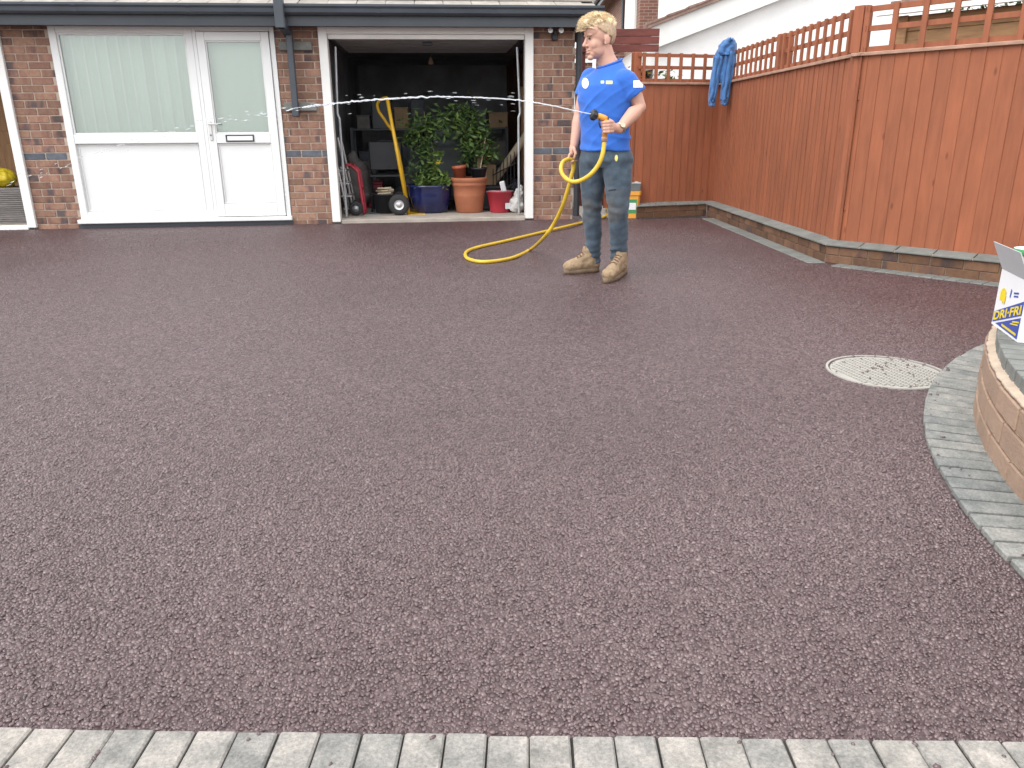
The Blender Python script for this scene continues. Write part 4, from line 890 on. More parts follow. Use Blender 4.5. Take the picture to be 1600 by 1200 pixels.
MB().box(0, 9, 0, 9, 0, 5.2).build('wall', 'farbrick', bh1)
rf = MB().prism([(-.45, 5.05), (-.45, 5.16), (4.5, 8.4), (9.45, 5.16), (9.45, 5.05)], (0, -.35, 0), (1, 0, 0), (0, 0, 1), (0, 1, 0), 9.7).build('roof', 'tile2', bh1)
for k in range(6):
    x0 = -.46+k*.32; z0 = 5.165+(k*.32)*.6545
    MB().box(x0, x0+.34, -.352, 9.36, z0, z0+.045, Matrix.Rotation(0, 4, 'Y')).build('tile_row', 'tile2', rf)
MB().tube([(-.52, -.4, 5.06), (-.52, 9.4, 5.06)], .07, 10).build('gutter', 'dark', bh1); MB().box(-.46, -.40, -.36, 9.35, 4.86, 5.05).build('fascia', 'dark', bh1)
MB().tube([(-.5, 2.5, 5.0), (-.1, 2.5, 4.7), (-.08, 2.5, 0)], .045, 8).build('downpipe', 'dark', bh1)
def window(parent, mb_args, mat='upvc'):
    pass
wn = MB().box(-.06, -.003, .5, .58, 3.35, 4.6).box(-.06, -.003, 1.62, 1.7, 3.35, 4.6).box(-.059, -.004, .581, 1.619, 4.52, 4.6).box(-.059, -.004, .581, 1.619, 3.35, 3.43).box(-.058, -.005, 1.06, 1.12, 3.431, 4.519).build('window', 'upvc', bh1)
MB().box(-.03, -.02, .58, 1.62, 3.43, 4.52).build('pane', 'glass', wn)
MB().prism([(0, 0), (.5, 0), (.5, 1.0), (0, 1.0)], (-.06, .6, 3.48), (-.35, .94, 0), (0, 0, 1), (.9, .3, 0), .05).build('open_sash', 'upvc', wn)
wn2 = MB().box(-2.2, -2.12, -4, -3.94, 1.4, 2.4).box(-1.9, -1.84, -4, -3.94, 1.4, 2.4).box(-1.6, -1.52, -4, -3.94, 1.4, 2.4).box(-2.2, -1.52, -4, -3.94, 2.401, 2.48).box(-2.2, -1.52, -4, -3.94, 1.32, 1.399).build('conservatory_window', 'upvc', bh1)
MB().box(-3.2, -.9, -3.93, -.01, 0, 2.7).build('rear_extension', 'farbrick', bh1)

wh = thing('white_house', 'white rendered gable house with sloping bargeboard beyond the trellis', 'house', (2.36, 13.4, 0))
sg = .357
def zg(x): return 2.42+sg*x
MB().prism([(0, 0), (7.5, 0), (7.5, zg(7.5)), (0, zg(0))], (0, 0, 0), (1, 0, 0), (0, 0, 1), (0, 1, 0), 4.5).build('wall', 'render', wh)
MB().prism([(-.12, zg(-.12)-.17), (7.6, zg(7.6)-.17), (7.6, zg(7.6)+.16), (-.12, zg(-.12)+.16)], (0, -.12, 0), (1, 0, 0), (0, 0, 1), (0, 1, 0), .118).build('bargeboard', 'white_paint', wh)
vr = MB().prism([(-.2, zg(-.2)+.162), (7.6, zg(7.6)+.162), (7.6, zg(7.6)+.215), (-.2, zg(-.2)+.215)], (0, -.17, 0), (1, 0, 0), (0, 0, 1), (0, 1, 0), 4.7).build('roof', 'tile2', wh)
for k in range(24):
    x = -.2+k*.32; MB().prism([(0, 0), (.33, .33*sg), (.33, .33*sg+.022), (0, .022+.018)], (x, -.18, zg(x)+.217), (1, 0, 0), (0, 0, 1), (0, 1, 0), .35).build('verge_tile', 'tile2', vr)
MB().box(1.15, 8.5, 2.2, 6.5, 2.0, 6.2).build('upper_wall', 'white_paint', wh)
for x0 in (1.75, 2.75):
    fw_ = rect_frame(MB(), x0, x0+.8, 3.25, 4.4, .07, 2.15, 2.197, .004).build('window', 'upvc', wh); MB().box(x0+.06, x0+.74, 2.175, 2.18, 3.31, 4.34).build('pane', 'glass', fw_)
MB().box(-1.1, -.002, .3, 3, 0, 1.72).build('outbuilding_wall', 'render', wh)
MB().prism([(-1.2, 1.73), (.0, 1.95), (.0, 2.0), (-1.2, 1.78)], (0, .2, 0), (1, 0, 0), (0, 0, 1), (0, 1, 0), 2.9).build('outbuilding_roof', 'tile', wh)

ts = thing('timber_canopy', 'dark red boarded canopy front standing between garage and fence', 'canopy', (.85, 10.9, 0))
c0, c1 = aty(903, 82, 10.9), aty(1031, 44, 10.9); zz0, zz1 = c0[2], c1[2]
for k in range(3):
    h = (zz1-zz0)/3; MB().bbox(c0[0]-.85, c1[0]-.85, 0, .022+.004*k, zz0+k*h+.002, zz0+(k+1)*h-.003, .003).build('board', 'fence_dark', ts)
for x in (.06, .42): MB().bbox(x, x+.09, .03, .12, 0, zz1, .004).build('post', 'fence_dark', ts)
MB().bbox(c0[0]-.85, c1[0]-.85, .03, 1.0, zz1-.03, zz1, .003).build('roof_board', 'fence_dark', ts)

gt = thing('garden_gate', 'red-stained ledged and braced gate standing open beside the fence end', 'gate', (*aty(1005, 300, 9.75)[:2], 0), R_(8))
for k in range(5): MB().bbox(-.50+k*.1, -.404+k*.1, .0, .02, .09, 1.45, .003).build('board', 'fence', gt)
for z in (.25, .75, 1.22): MB().bbox(-.5, -.004, -.025, -.0005, z, z+.09, .003).build('ledge', 'fence', gt)
for z in (.34, .84): MB().prism([(-.46, 0), (-.36, 0), (-.06, .41), (-.16, .41)], (0, -.024, z), (1, 0, 0), (0, 0, 1), (0, 1, 0), .022).build('brace', 'fence', gt)
MB().bbox(.0, .09, -.04, .05, 0, 1.55, .004).build('post', 'fence', gt)

tbp = gnd(986, 341); tub = thing('plastic_tub', 'yellow rectangular plastic tub with green label beside the fence end', 'tub', (tbp[0]+.005, tbp[1]+.08, 0), R_(-6))
def taper_box(w0, d0, w1, d1, z0, z1): return MB().loft([((0, 0, z0), (w0*.72, 0, 0), (0, d0*.72, 0)), ((0, 0, z1), (w1*.72, 0, 0), (0, d1*.72, 0))], 4)
def rbox(w0, d0, w1, d1, z0, z1, c=.02):
    mb = MB(); vs = []
    for w_, d_, z in ((w0, d0, z0), (w1, d1, z1)): vs += [(-w_+c, -d_, z), (w_-c, -d_, z), (w_, -d_+c, z), (w_, d_-c, z), (w_-c, d_, z), (-w_+c, d_, z), (-w_, d_-c, z), (-w_, -d_+c, z)]
    return mb.add(vs, [tuple(range(8))[::-1], tuple(range(8, 16))]+[(i, (i+1) % 8, 8+(i+1) % 8, 8+i) for i in range(8)])
rbox(.086, .075, .102, .09, 0, .27).build('tub_body', 'orange', tub)
rbox(.112, .10, .112, .10, .27, .315).build('lid', 'orange', tub)
MB().prism([(-.07, 0), (.06, 0), (.065, .16), (-.075, .16)], (0, -.0785, .06), (1, 0, 0), (0, -.055, 1), (0, -1, 0), .003).build('label', 'greenlabel', tub)
MB().prism([(-.06, 0), (.055, 0), (.055, .08), (-.06, .08)], (0, -.0835, .10), (1, 0, 0), (0, -.055, 1), (0, -1, 0), .0025).build('label_panel', 'badge', tub)
cr = thing('seed_tray_box', 'dark open crate of packets on the yellow plastic tub', 'crate', (tub.location.x-.02, tub.location.y+.005, .316), R_(4))
MB().bbox(-.11, .11, -.085, -.075, 0, .10, .003).bbox(-.11, .11, .075, .085, 0, .10, .003).bbox(-.11, -.1005, -.0745, .0745, 0, .10, .003).bbox(.1005, .11, -.0745, .0745, 0, .10, .003).box(-.1, .1, -.0745, .0745, 0, .01).build('crate_body', 'chairgrey', cr)
for k in range(4): MB().bbox(-.09+k*.047, -.05+k*.047, -.06, .06, .011, .09+.012*(k % 2), .003).build('packet', ['greenlabel', 'tube', 'printblue', 'badge'][k], cr)
MB().box(-.112, .112, -.0875, -.0855, .085, .1).build('rim', 'alu', cr)

def bush(name, label, loc, rx, ry, h, n, size, mat, seed, flower=None):
    b = thing(name, label, 'shrub', loc)
    def f(r):
        while True:
            p = (r.uniform(-1, 1), r.uniform(-1, 1), r.uniform(0, 1))
            if p[0]**2+p[1]**2+(p[2]*2-1)**2*.9 < 1 and noise.noise(Vector((p[0]*2.3+seed, p[1]*2.3, p[2]*2.3))) > -.18: return (p[0]*rx, p[1]*ry, .1+p[2]*h)
    leaf_cloud(f, n, size, seed).build('foliage', mat, b)['kind'] = 'stuff'
    for k in range(4): MB().tube([(0, 0, 0), (rx*.3*math.cos(k*1.6), ry*.3*math.sin(k*1.6), h*.4), (rx*.6*math.cos(k*1.6), ry*.6*math.sin(k*1.6), h*.8)], [.02, .014, .006], 6).build('stem', 'stem', b)
    if flower: leaf_cloud(lambda r: (r.uniform(-rx, rx)*.8, -abs(r.uniform(0, ry)), .1+h*r.uniform(.5, 1.02)), flower, size*.8, seed+1, -.2).build('blossom', 'petal', b)['kind'] = 'stuff'
    return b
bush('flowering_bush', 'bush with bright yellow flowers between gate and fence', (1.62, 11.4, 0), .28, .3, 1.7, 700, .09, 'leaf2', 21, 260)
bush('garden_shrub', 'pale green garden shrub showing through the short trellis', (2.2, 11.6, 0), .38, .35, 1.72, 900, .10, 'leaf2', 22)
bush('evergreen_shrub', 'dark evergreen shrub beside the pale plank shed behind the trellis', (4.6, 8.0, 0), .6, .5, 2.45, 2200, .09, 'hedge', 24)
bush('evergreen_shrub', 'dark evergreen shrub behind the far end of the pale plank shed', (6.6, 9.6, 0), .9, .6, 2.9, 2600, .11, 'hedge', 26)
# plank shed behind the right-hand trellis
sd_ = thing('garden_shed', 'pale plank garden shed with slatted roof behind the right trellis', 'shed', (3.25, 7.0, 0), R_(-47))
for k in range(15): MB().bbox(0, 2.6, .0+.004*(k % 2), .03, .15+k*.115, .263+k*.115, .004).build('plank', 'wood', sd_)
MB().box(.02, 2.58, .032, 1.6, .1, 1.88).build('shed_body', 'wood', sd_)
for k in range(7): MB().bbox(-.12, 2.7, -.12+k*.17, .04+k*.17, 1.93+k*.055, 1.955+k*.055, .004).build('roof_slat', 'tile2', sd_)
MB().bbox(-.14, 2.72, -.16, -.125, 1.88, 1.95, .004).build('roof_trim', 'white_paint', sd_)
for x in (.03, 1.25, 2.5): MB().bbox(x-.04, x+.04, -.03, -.001, .12, 1.88, .004).build('corner_post', 'wood', sd_)

# blue hoodie draped over the fence corner
def PF(px, py, dy=0): return aty(px, py, 9.28+dy)
hr = PF(1130, 165); hoodie = thing('hoodie', 'blue hooded sweatshirt draped over the fence corner, sleeves hanging', 'clothing', (hr[0], hr[1], 0))
def hp(px, py, dy=0):
    p = PF(px, py, dy); return (p[0]-hr[0], p[1]-hr[1], p[2])
def cloth(name, rows, bulge, seed, dy0=0.0, nu=26, sub=5):
    rows_i = []
    for (y0, l0, r0), (y1, l1, r1) in zip(rows[:-1], rows[1:]):
        for k in range(sub): t = k/sub; rows_i.append((y0+(y1-y0)*t, l0+(l1-l0)*t, r0+(r1-r0)*t))
    rows_i.append(rows[-1]); vs = []
    for j, (y, l, r) in enumerate(rows_i):
        for i in range(nu):
            a = i/(nu-1)*2-1; wob = noise.noise(Vector((j*.13, seed, 0)))
            px = (l+r)/2+(r-l)/2*a+.5*noise.noise(Vector((j*.35, a*2, seed)))
            d = dy0-bulge*math.sqrt(max(0, 1-a*a*.96))-.016*math.sin(a*6.5+wob*5+seed)*(1-a*a*.5)-.012*noise.noise(Vector((a*4+seed, j*.16, 3)))-.010*noise.noise(Vector((a*2, j*.5, seed+4)))
            vs.append(hp(px, y+.6*noise.noise(Vector((a*3, j*.2, seed+9))), d))
    n = len(rows_i); mb = MB().add(vs, [(j*nu+i, j*nu+i+1, (j+1)*nu+i+1, (j+1)*nu+i) for j in range(n-1) for i in range(nu-1)])
    me = mb.mesh(name, True); bm = bmesh.new(); bm.from_mesh(me); bmesh.ops.solidify(bm, geom=list(bm.faces), thickness=.012); bmesh.ops.recalc_face_normals(bm, faces=bm.faces); bm.to_mesh(me); bm.free(); me.shade_smooth()
    return link(name, me, 'hoodie', hoodie)
cloth('garment_body', [(61, 1138, 1143), (66, 1132, 1147), (74, 1125, 1149), (84, 1119, 1148), (96, 1117, 1146), (112, 1116, 1143), (124, 1118, 1140), (129, 1121, 1136)], .075, 1.7, .02)
cloth('sleeve', [(88, 1116, 1129), (108, 1114, 1126), (135, 1110, 1121), (156, 1108, 1117), (160, 1108.5, 1116), (166, 1109, 1116)], .05, 4.2, -.035)
cloth('sleeve', [(80, 1133, 1148), (104, 1132, 1146), (132, 1128, 1141), (154, 1126.5, 1138), (158, 1127.5, 1137), (164, 1128, 1136.5)], .055, 8.1, -.04)
cloth('hood', [(60, 1139, 1144), (65, 1130, 1148), (72, 1124, 1149), (80, 1123, 1147), (86, 1128, 1143)], .085, 6.3, -.02)
cloth('back_panel', [(61, 1138, 1146), (68, 1134, 1150), (84, 1132, 1151), (105, 1131, 1150)], -.03, 2.2, .14)
# ---- carton and tin on the curved wall
ZC = .3008; pf = gnd(1545, 505, ZC); pn = gnd(1590, 535, ZC); pf = np.array([pf[0]+.008, pf[1]-.004, ZC]); 
ux = (pn-pf); Lb = np.linalg.norm(ux); ux /= Lb; nx_ = np.array([ux[1], -ux[0], 0])
if nx_[0] > 0: nx_ = -nx_
hb_ = aty(1558, 420, pf[1])[2]-ZC
ct_ = thing('carton', 'white open carton with blue and yellow DRI-FRI print on the curved wall', 'carton', tuple(pf))
def cf(u, v, o=0.0): return V(ux*(u*Lb)+np.array([0, 0, v*hb_])+nx_*o)
def face_poly(pts, o, th, name, mat, parent=ct_): return MB().prism(pts, V(nx_*o), V(ux*Lb), (0, 0, hb_), V(nx_), th).build(name, mat, parent)
Wb = .20; inn = -nx_
def slab(p0, e1, e2, th_dir, th): 
    p0, e1, e2, t_ = V(p0), V(e1), V(e2), V(th_dir)*th; a = [p0, p0+e1, p0+e1+e2, p0+e2]; return MB().add(a+[p+t_ for p in a], [(3, 2, 1, 0), (4, 5, 6, 7), (0, 1, 5, 4), (1, 2, 6, 5), (2, 3, 7, 6), (3, 0, 4, 7)])
up_ = np.array([0, 0, hb_])
slab((0, 0, 0), ux*Lb, up_, inn, .004).build('side', 'carton', ct_); slab(inn*Wb, ux*Lb, up_, inn, .004).build('side', 'carton', ct_)
slab(ux*.0005+inn*.0045, inn*(Wb-.005), up_, ux, .004).build('side', 'carton', ct_); slab(ux*(Lb-.0045)+inn*.0045, inn*(Wb-.005), up_, ux, .004).build('side', 'carton', ct_)
slab(ux*.005+inn*.005+np.array([0, 0, .001]), ux*(Lb-.01), inn*(Wb-.006), (0, 0, 1), .003).build('base', 'carton', ct_)
slab(up_+np.array([0, 0, .0005]), ux*Lb*.99, np.array([0, 0, .098])+nx_*.045, inn, .004).build('flap', 'cartonin', ct_)
slab(up_+inn*Wb+np.array([0, 0, .0005]), ux*Lb*.99, np.array([0, 0, .02])+inn*.12, inn*.2+np.array([0, 0, 1]), .004).build('flap', 'cartonin', ct_)
lo_ = lambda u: .035+.42*u; hi_ = lambda u: .225+.47*u
face_poly([(.03, lo_(.03)), (.96, lo_(.96)), (.96, hi_(.96)), (.03, hi_(.03))], .0005, .0008, 'print_band', 'printblue')
face_poly([(.14, .055), (.955, .035), (.955, .40)], .0005, .0008, 'print_band', 'printblue')
face_poly([(.0, .0), (.97, .0), (.97, .028), (.0, .028)], .0004, .0005, 'print_edge', 'carton')
def text_mesh(body):
    c = D.curves.new('txt', 'FONT'); c.body = body; c.size = 1; c.offset = .03; o = D.objects.new('txt', c); COL.objects.link(o)
    dg = bpy.context.evaluated_depsgraph_get(); me = D.meshes.new_from_object(o.evaluated_get(dg)); D.objects.remove(o)
    me.materials.clear(); return me
def print_text(body, fn, name, mat, parent):
    me = text_mesh(body); xs = [v.co.x for v in me.vertices]; ys_ = [v.co.y for v in me.vertices]; x0, x1, y0, y1 = min(xs), max(xs), min(ys_), max(ys_)
    for v in me.vertices: v.co = fn((v.co.x-x0)/(x1-x0), (v.co.y-y0)/(y1-y0))
    return link(name, me, mat, parent)
print_text('DRI·FRI', lambda a, b: cf(.055+.875*a, lo_(.055+.875*a)+.025+(hi_(.5)-lo_(.5)-.055)*b, .0022), 'lettering', 'printyellow', ct_)
rr = random.Random(9)
for k in range(9):
    u0 = .13+.022*k; v0 = .47+rr.uniform(-.02, .03); hh = .12+.09*math.sin((k+1)/10*3.1)+rr.uniform(0, .03)
    face_poly([(u0, v0), (u0+.03, v0), (u0+.03+rr.uniform(-.03, .03), v0+hh), (u0-.01, v0+hh)], .0006+.0002*k, .0006, 'print_chips', 'printyellow')
face_poly([(.46, .62), (.49, .60), (.51, .74), (.47, .76)], .0005, .0006, 'print_mark', 'printblue')
face_poly([(.58, .70), (.74, .735), (.74, .765), (.58, .73)], .0005, .0006, 'print_mark', 'printblue'); face_poly([(.60, .65), (.74, .68), (.74, .71), (.60, .68)], .0005, .0006, 'print_mark', 'printblue')
face_poly([(.72, .25), (.93, .30), (.93, .325), (.72, .275)], .0015, .0005, 'print_mark', 'printyellow'); face_poly([(.66, .20), (.91, .25), (.91, .27), (.66, .22)], .0015, .0005, 'print_mark', 'printyellow')
face_poly([(.38, .085), (.9, .075), (.9, .115), (.38, .12)], .0015, .0005, 'print_mark', 'printyellow')
slab(ux*(Lb+.0005)+inn*.05+np.array([0, 0, .02]), inn*.14, np.array([0, 0, .07]), ux, .0008).build('print_band', 'printblue', ct_)
q = aty(1611, 389, 2.72); hz_ = q[2]-ZC-.004
tin = thing('tin', 'round tin with white lid and yellow label standing inside the open carton', 'tin', (q[0], q[1], ZC+.0045))
MB().lathe([(.001, 0), (.050, 0), (.050, hz_-.02), (.052, hz_-.018)], 32, cap=False).build('can', 'printyellow', tin, True)
MB().lathe([(.051, hz_-.022), (.055, hz_-.02), (.055, hz_-.006), (.052, hz_)], 32, cap=False).build('rim', 'greenlabel', tin, True)
MB().lathe([(.001, hz_-.004), (.046, hz_-.004), (.0515, hz_+.001)], 32, cap=False).build('lid', 'carton', tin, True)
# ================================================================== PERSON
PY = 5.50; PR = np.array([.60, PY, 0.0])
def pp(px, py, dy=0.0): return V(aty(px, py, PY+dy)-PR)
person = thing('person', 'man in blue t-shirt, dirty jeans and tan boots hosing the driveway', 'person', tuple(PR))
fwd = Vector((-.60, -.80, 0)).normalized(); lft = Vector((.80, -.60, 0)).normalized()
# --- head frame
hc = pp(937, 61, .0); hf = Vector((-.93, -.36, -.10)).normalized(); hl = Vector((0, 0, 1)).cross(hf).normalized(); hu = hf.cross(hl).normalized()
HM = Matrix((hf, hl, hu)).transposed(); HS = 1.03
def hd(f, l, u): return hc + (HM @ Vector((f, l, u)))*HS
body = MB()
def hell(c, r): body.ell(hd(*c), tuple(v*HS for v in r), HM, 24, 16)
hell((-.008, 0, .030), (.098, .076, .092)); hell((.032, 0, -.028), (.060, .061, .085)); hell((.03, 0, -.08), (.056, .052, .036))
hell((.072, 0, -.104), (.021, .025, .017)); hell((.04, 0, .05), (.062, .066, .06))
for s_ in (-1, 1):
    hell((.078, s_*.024, .026), (.017, .024, .011)); hell((.058, s_*.038, -.032), (.026, .022, .03)); hell((.028, s_*.043, -.062), (.045, .014, .036))
    hell((-.012, s_*.079, -.012), (.020, .009, .031)); hell((-.002, s_*.077, -.03), (.012, .008, .014))
    hell((.098, s_*.011, -.034), (.010, .008, .008))
body.limb([hd(.090, 0, .014), hd(.102, 0, -.012), hd(.114, 0, -.030)], [.0095*HS, .0105*HS, .0115*HS], 12)
hell((.091, 0, -.060), (.010, .022, .0055)); hell((.088, 0, -.074), (.011, .020, .007))
# neck
nb = pp(951, 101, .02)
body.limb([hd(-.02, 0, -.05), (hd(-.02, 0, -.07)+nb)/2, nb], [.058, .059, .066], 18)
# torso core (under the clothes) so the body stays one surface
tc_ = lambda z, dx=0: Vector((pp(947, 160, .02).x+dx, pp(947, 160, .02).y, z))
body.loft([(tc_(.80), lft*.13, fwd*.09), (tc_(1.0), lft*.15, fwd*.10), (tc_(1.25), lft*.17, fwd*.10), (tc_(1.33), lft*.12, fwd*.075), (tc_(1.37), lft*.06, fwd*.05)], 24)
# arms
SL, EL, WL_ = pp(983, 123, -.09), pp(999, 167, -.10), pp(967, 202, -.235)
SR, ER, WR = pp(917, 122, .13), pp(906, 180, .15), pp(897, 226, .10)
body.limb([SL, SL.lerp(EL, .5), EL, EL.lerp(WL_, .3), EL.lerp(WL_, .75), WL_], [.048, .050, .045, .048, .036, .029])
body.limb([SR, SR.lerp(ER, .5), ER, ER.lerp(WR, .3), ER.lerp(WR, .75), WR], [.040, .044, .043, .044, .034, .028])
# left hand on the spray gun
body.limb([WL_, pp(960, 199.5, -0.260), pp(955, 198, -0.280)], [.028, .030, .028]); body.ell(pp(955, 198, -0.280), (.030, .030, .042))
for k in range(4):
    y = 190.5+k*5.0; tip = (940.5, 941, 942, 943.5)[k]
    body.limb([pp(957, y, -0.295), pp(951, y+.3, -0.330), pp(944.5, y+.8, -0.338), pp(tip, y+1.2, -0.317), pp(tip+2, y+1.5, -0.290)], [.0112, .0108, .0100, .0094, .0085], 10)
body.limb([pp(960, 196, -0.265), pp(955, 189.5, -0.280), pp(949.5, 186.5, -0.290), pp(945, 186, -0.295)], [.014, .0125, .0108, .0095], 10)
# right hand round the hose
body.ell(pp(894, 236, .095), (.020, .026, .042)); body.limb([WR, pp(895, 232, .098)], [.027, .026])
for k in range(4):
    ddy = .06+k*.021; xx = 889.5+k*1.5
    body.limb([pp(xx+1, 241, ddy), pp(xx-1.5, 247.5, ddy-.006), pp(xx+2.5, 253.5, ddy), pp(xx+6.5, 251.5, ddy+.002)], [.0105, .0100, .0092, .0085], 10)
body.limb([pp(897, 232, .06), pp(899.5, 240, .045), pp(897.5, 246, .05)], [.0125, .0108, .0095], 10)
bme = remesh(body, .0034, 8, .5); link('body', bme, 'skin', person)
# eyes and brows
for s_ in (-1, 1):
    MB().ell(hd(.0865, s_*.028, .006), (.0075, .0105, .0055), HM, 12, 8).build('eye', 'black', person, True)
    MB().limb([hd(.096, s_*.012, .023), hd(.0935, s_*.028, .028), hd(.079, s_*.046, .024)], [.0035, .004, .003], 8).build('eyebrow', 'hair2', person, True)
# hair: close-cut sides, then swept tufts on top
def cran(f, l, u): return Vector((f*.098-.008, l*.076, u*.092+.030))
mb = MB(); SEG, RG = 40, 26; vs = []; ok = []
for i in range(RG+1):
    th = math.pi*i/RG
    for k in range(SEG):
        a = 2*math.pi*k/SEG; d = Vector((math.sin(th)*math.cos(a), math.sin(th)*math.sin(a), math.cos(th))); q = cran(*(d*1.075)); vs.append(hd(*q))
        lim = .062 if q.x > .055 else (.018+(q.x-.0)*.8 if q.x > .0 else (.0 if q.x > -.04 else -.045)); ok.append(q.z > lim)
for i in range(RG):
    for k in range(SEG):
        f = (i*SEG+k, (i+1)*SEG+k, (i+1)*SEG+(k+1) % SEG, i*SEG+(k+1) % SEG)
        if all(ok[j] for j in f): mb.f.append(f)
mb.v = [tuple(v) for v in vs]; me = mb.mesh('hair_sides', True)
bm = bmesh.new(); bm.from_mesh(me); bmesh.ops.delete(bm, geom=[v for v in bm.verts if not v.link_faces], context='VERTS'); bmesh.ops.solidify(bm, geom=list(bm.faces), thickness=.004); bm.to_mesh(me); bm.free(); me.shade_smooth()
link('hair_sides', me, 'hair2', person)
rr = random.Random(3)
hb2 = MB()
for _ in range(70):
    f = rr.uniform(-.75, .9); l = rr.uniform(-.62, .62)
    if f*f+l*l > .74: continue
    u = math.sqrt(max(.05, 1-f*f-l*l)); q = cran(f, l, u); r = rr.uniform(.022, .026)
    hb2.ell(hd(q.x+.004*f, q.y, q.z-.004), (r*1.2, r, r*.9), HM, 12, 8)
for q, r in (((.075, .0, .108), .030), ((.095, -.02, .10), .024), ((.095, .02, .102), .024), ((.05, 0, .122), .032), ((.10, .0, .085), .020), ((.02, .02, .128), .03), ((-.02, -.01, .125), .03), ((-.06, 0, .11), .03), ((.108, -.012, .09), .016)): hb2.ell(hd(*q), (r*1.15, r*1.2, r*.8), HM, 14, 8)
hm = remesh(hb2, .005, 2); wrinkle(hm, lambda c: .003*nz((c.x*.4, c.y, c.z*.6), 110)); link('hair_top', hm, 'hair', person)
tf = MB()
for _ in range(2600):
    f = rr.uniform(-.85, 1.0); l = rr.uniform(-.85, .85)
    if f*f+l*l > .97: continue
    u = math.sqrt(max(.03, 1-f*f-l*l))
    if u < .42+.25*rr.random() and f < .55: continue
    q = cran(f*1.06, l*1.04, u*1.10)
    fr2 = max(0, f); q = q+Vector((.012*fr2, 0, .020*fr2*rr.uniform(.2, 1.0)))
    cl_ = noise.noise(Vector((f*5, l*5, 1)))
    dr = Vector((.75*fr2+.15-.5*max(0, -f)+.4*cl_+rr.gauss(0, .16), l*.15+.35*noise.noise(Vector((f*5, l*5, 7)))+rr.gauss(0, .10), .5-.45*fr2**3-.3*max(0, -f)+rr.gauss(0, .12))).normalized(); L = rr.uniform(.026, .042)*(1+.4*fr2)
    tf.tube([hd(*q), hd(*(q+dr*L*.4)), hd(*(q+dr*L*.75+Vector((.003, 0, -.002)))), hd(*(q+dr*L+Vector((.006, 0, -.007))))], [.0020, .0018, .0013, .0004], 4, caps=False)
tf.build('hair_tuft', 'hair', person, True)['kind'] = 'stuff'
# --- t-shirt
sh_ = MB()
ringz = [(.868, .186, .136, 0), (.93, .180, .132, 0), (1.02, .178, .130, 0), (1.12, .186, .134, 0), (1.22, .198, .137, 0), (1.285, .203, .128, 0), (1.338, .190, .108, 0)]
sh_.loft([(tc_(z)+fwd*(.012 if 1.1 < z < 1.3 else 0), lft*hw, fwd*hd_) for z, hw, hd_, _ in ringz]+[(tc_(1.378)+Vector((.008, .0, 0)), lft*.132+Vector((0, 0, .010)), fwd*.092-Vector((0, 0, .004))), (pp(952, 102.5, .022), lft*.100+Vector((0, 0, .012)), fwd*.082-Vector((0, 0, .016))), (pp(952.5, 99, .026), lft*.082+Vector((0, 0, .016)), fwd*.072-Vector((0, 0, .022)))], 40)
sl_end = SL.lerp(EL, .60); sr_end = SR.lerp(ER, .52)
def tube_lim(a, b, r0, r1): return [a.lerp(b, t) for t in (0, .33, .66, 1)], [r0, r0*.6+r1*.4, r0*.35+r1*.65, r1]
P_, R2 = tube_lim(SL+Vector((-.03, 0, .0)), sl_end, .076, .080); sh_.tube(P_, R2, 22); sh_.ell(P_[0]+Vector((0, 0, -.008)), (.076, .076, .072))
P_, R2 = tube_lim(SR+Vector((.03, 0, .0)), sr_end, .074, .070); sh_.tube(P_, R2, 22); sh_.ell(P_[0], (.076, .076, .072))
sme = remesh(sh_, .0050, 14)
axd = (EL-SL).normalized()
def fold(c):
    a = (c-SL).dot(axd); z = c.z; side = (c-tc_(z)).dot(lft)
    s1, s2 = z+side*.55, z-side*.75
    r1 = 1-2.2*abs(noise.noise(Vector((s1*11, (z*.5-side)*2.5, .3)))); r2 = 1-2.2*abs(noise.noise(Vector((s2*9, (z*.6+side)*2.5, 5.7))))
    low = max(0, min(1, (1.33-z)/.12)); f = .006*nz(c, 4)+low*(.0105*max(0, r1)**2*max(.2, .6+nz(c, 3.3))+.010*max(0, r2)**2*max(.1, .5+nz((c.x+9, c.y, c.z), 3.7)))-.004
    f += .008*math.sin((z+side*.3+.04*nz(c, 6))*75)*max(0, min(1, (1.0-z)/.12))*max(0, .2+nz(c, 6))
    return f
wrinkle(sme, fold); shirt = link('t_shirt', sme, 'shirt', person)
col_ = [pp(952.5, 99.3, .026)+(lft*.0825+Vector((0, 0, .016)))*math.cos(a)+(fwd*.0725-Vector((0, 0, .022)))*math.sin(a) for a in np.linspace(0, 2*math.pi, 29)[:-1]]
MB().tube(col_, .008, 8, closed=True).build('collar', 'shirt', person, True)
bvh = BVHTree.FromPolygons([v.co for v in sme.vertices], [p.vertices for p in sme.polygons])
camp = Vector((0, 0, CAM_H))-Vector(PR)
def decal(bv, px0, py0, px1, py1, name, mat, parent, shape='rect', nu=9, nv=7, lift=.0022, skew=0):
    g = {}; vs = []; fs = []
    for j in range(nv):
        for i in range(nu):
            u, v = i/(nu-1), j/(nv-1)
            if shape == 'oval':
                a, b = u*2-1, v*2-1; ru = a*math.sqrt(1-b*b/2); rv = b*math.sqrt(1-a*a/2); u, v = (ru+1)/2, (rv+1)/2
            d = V(ray(px0+(px1-px0)*u, py0+(py1-py0)*v+skew*u)).normalized(); h = bv.ray_cast(camp, d)
            if h[0] is not None: g[i, j] = len(vs); vs.append(h[0]-d*.0+h[1]*lift)
    for j in range(nv-1):
        for i in range(nu-1):
            k = [(i, j), (i+1, j), (i+1, j+1), (i, j+1)]
            if all(q in g for q in k): fs.append([g[q] for q in k])
    if fs: MB().add(vs, fs).build(name, mat, parent, True, fix=False)
decal(bvh, 909.5, 122, 920, 138.5, 'round_badge', 'badge', shirt, 'oval')
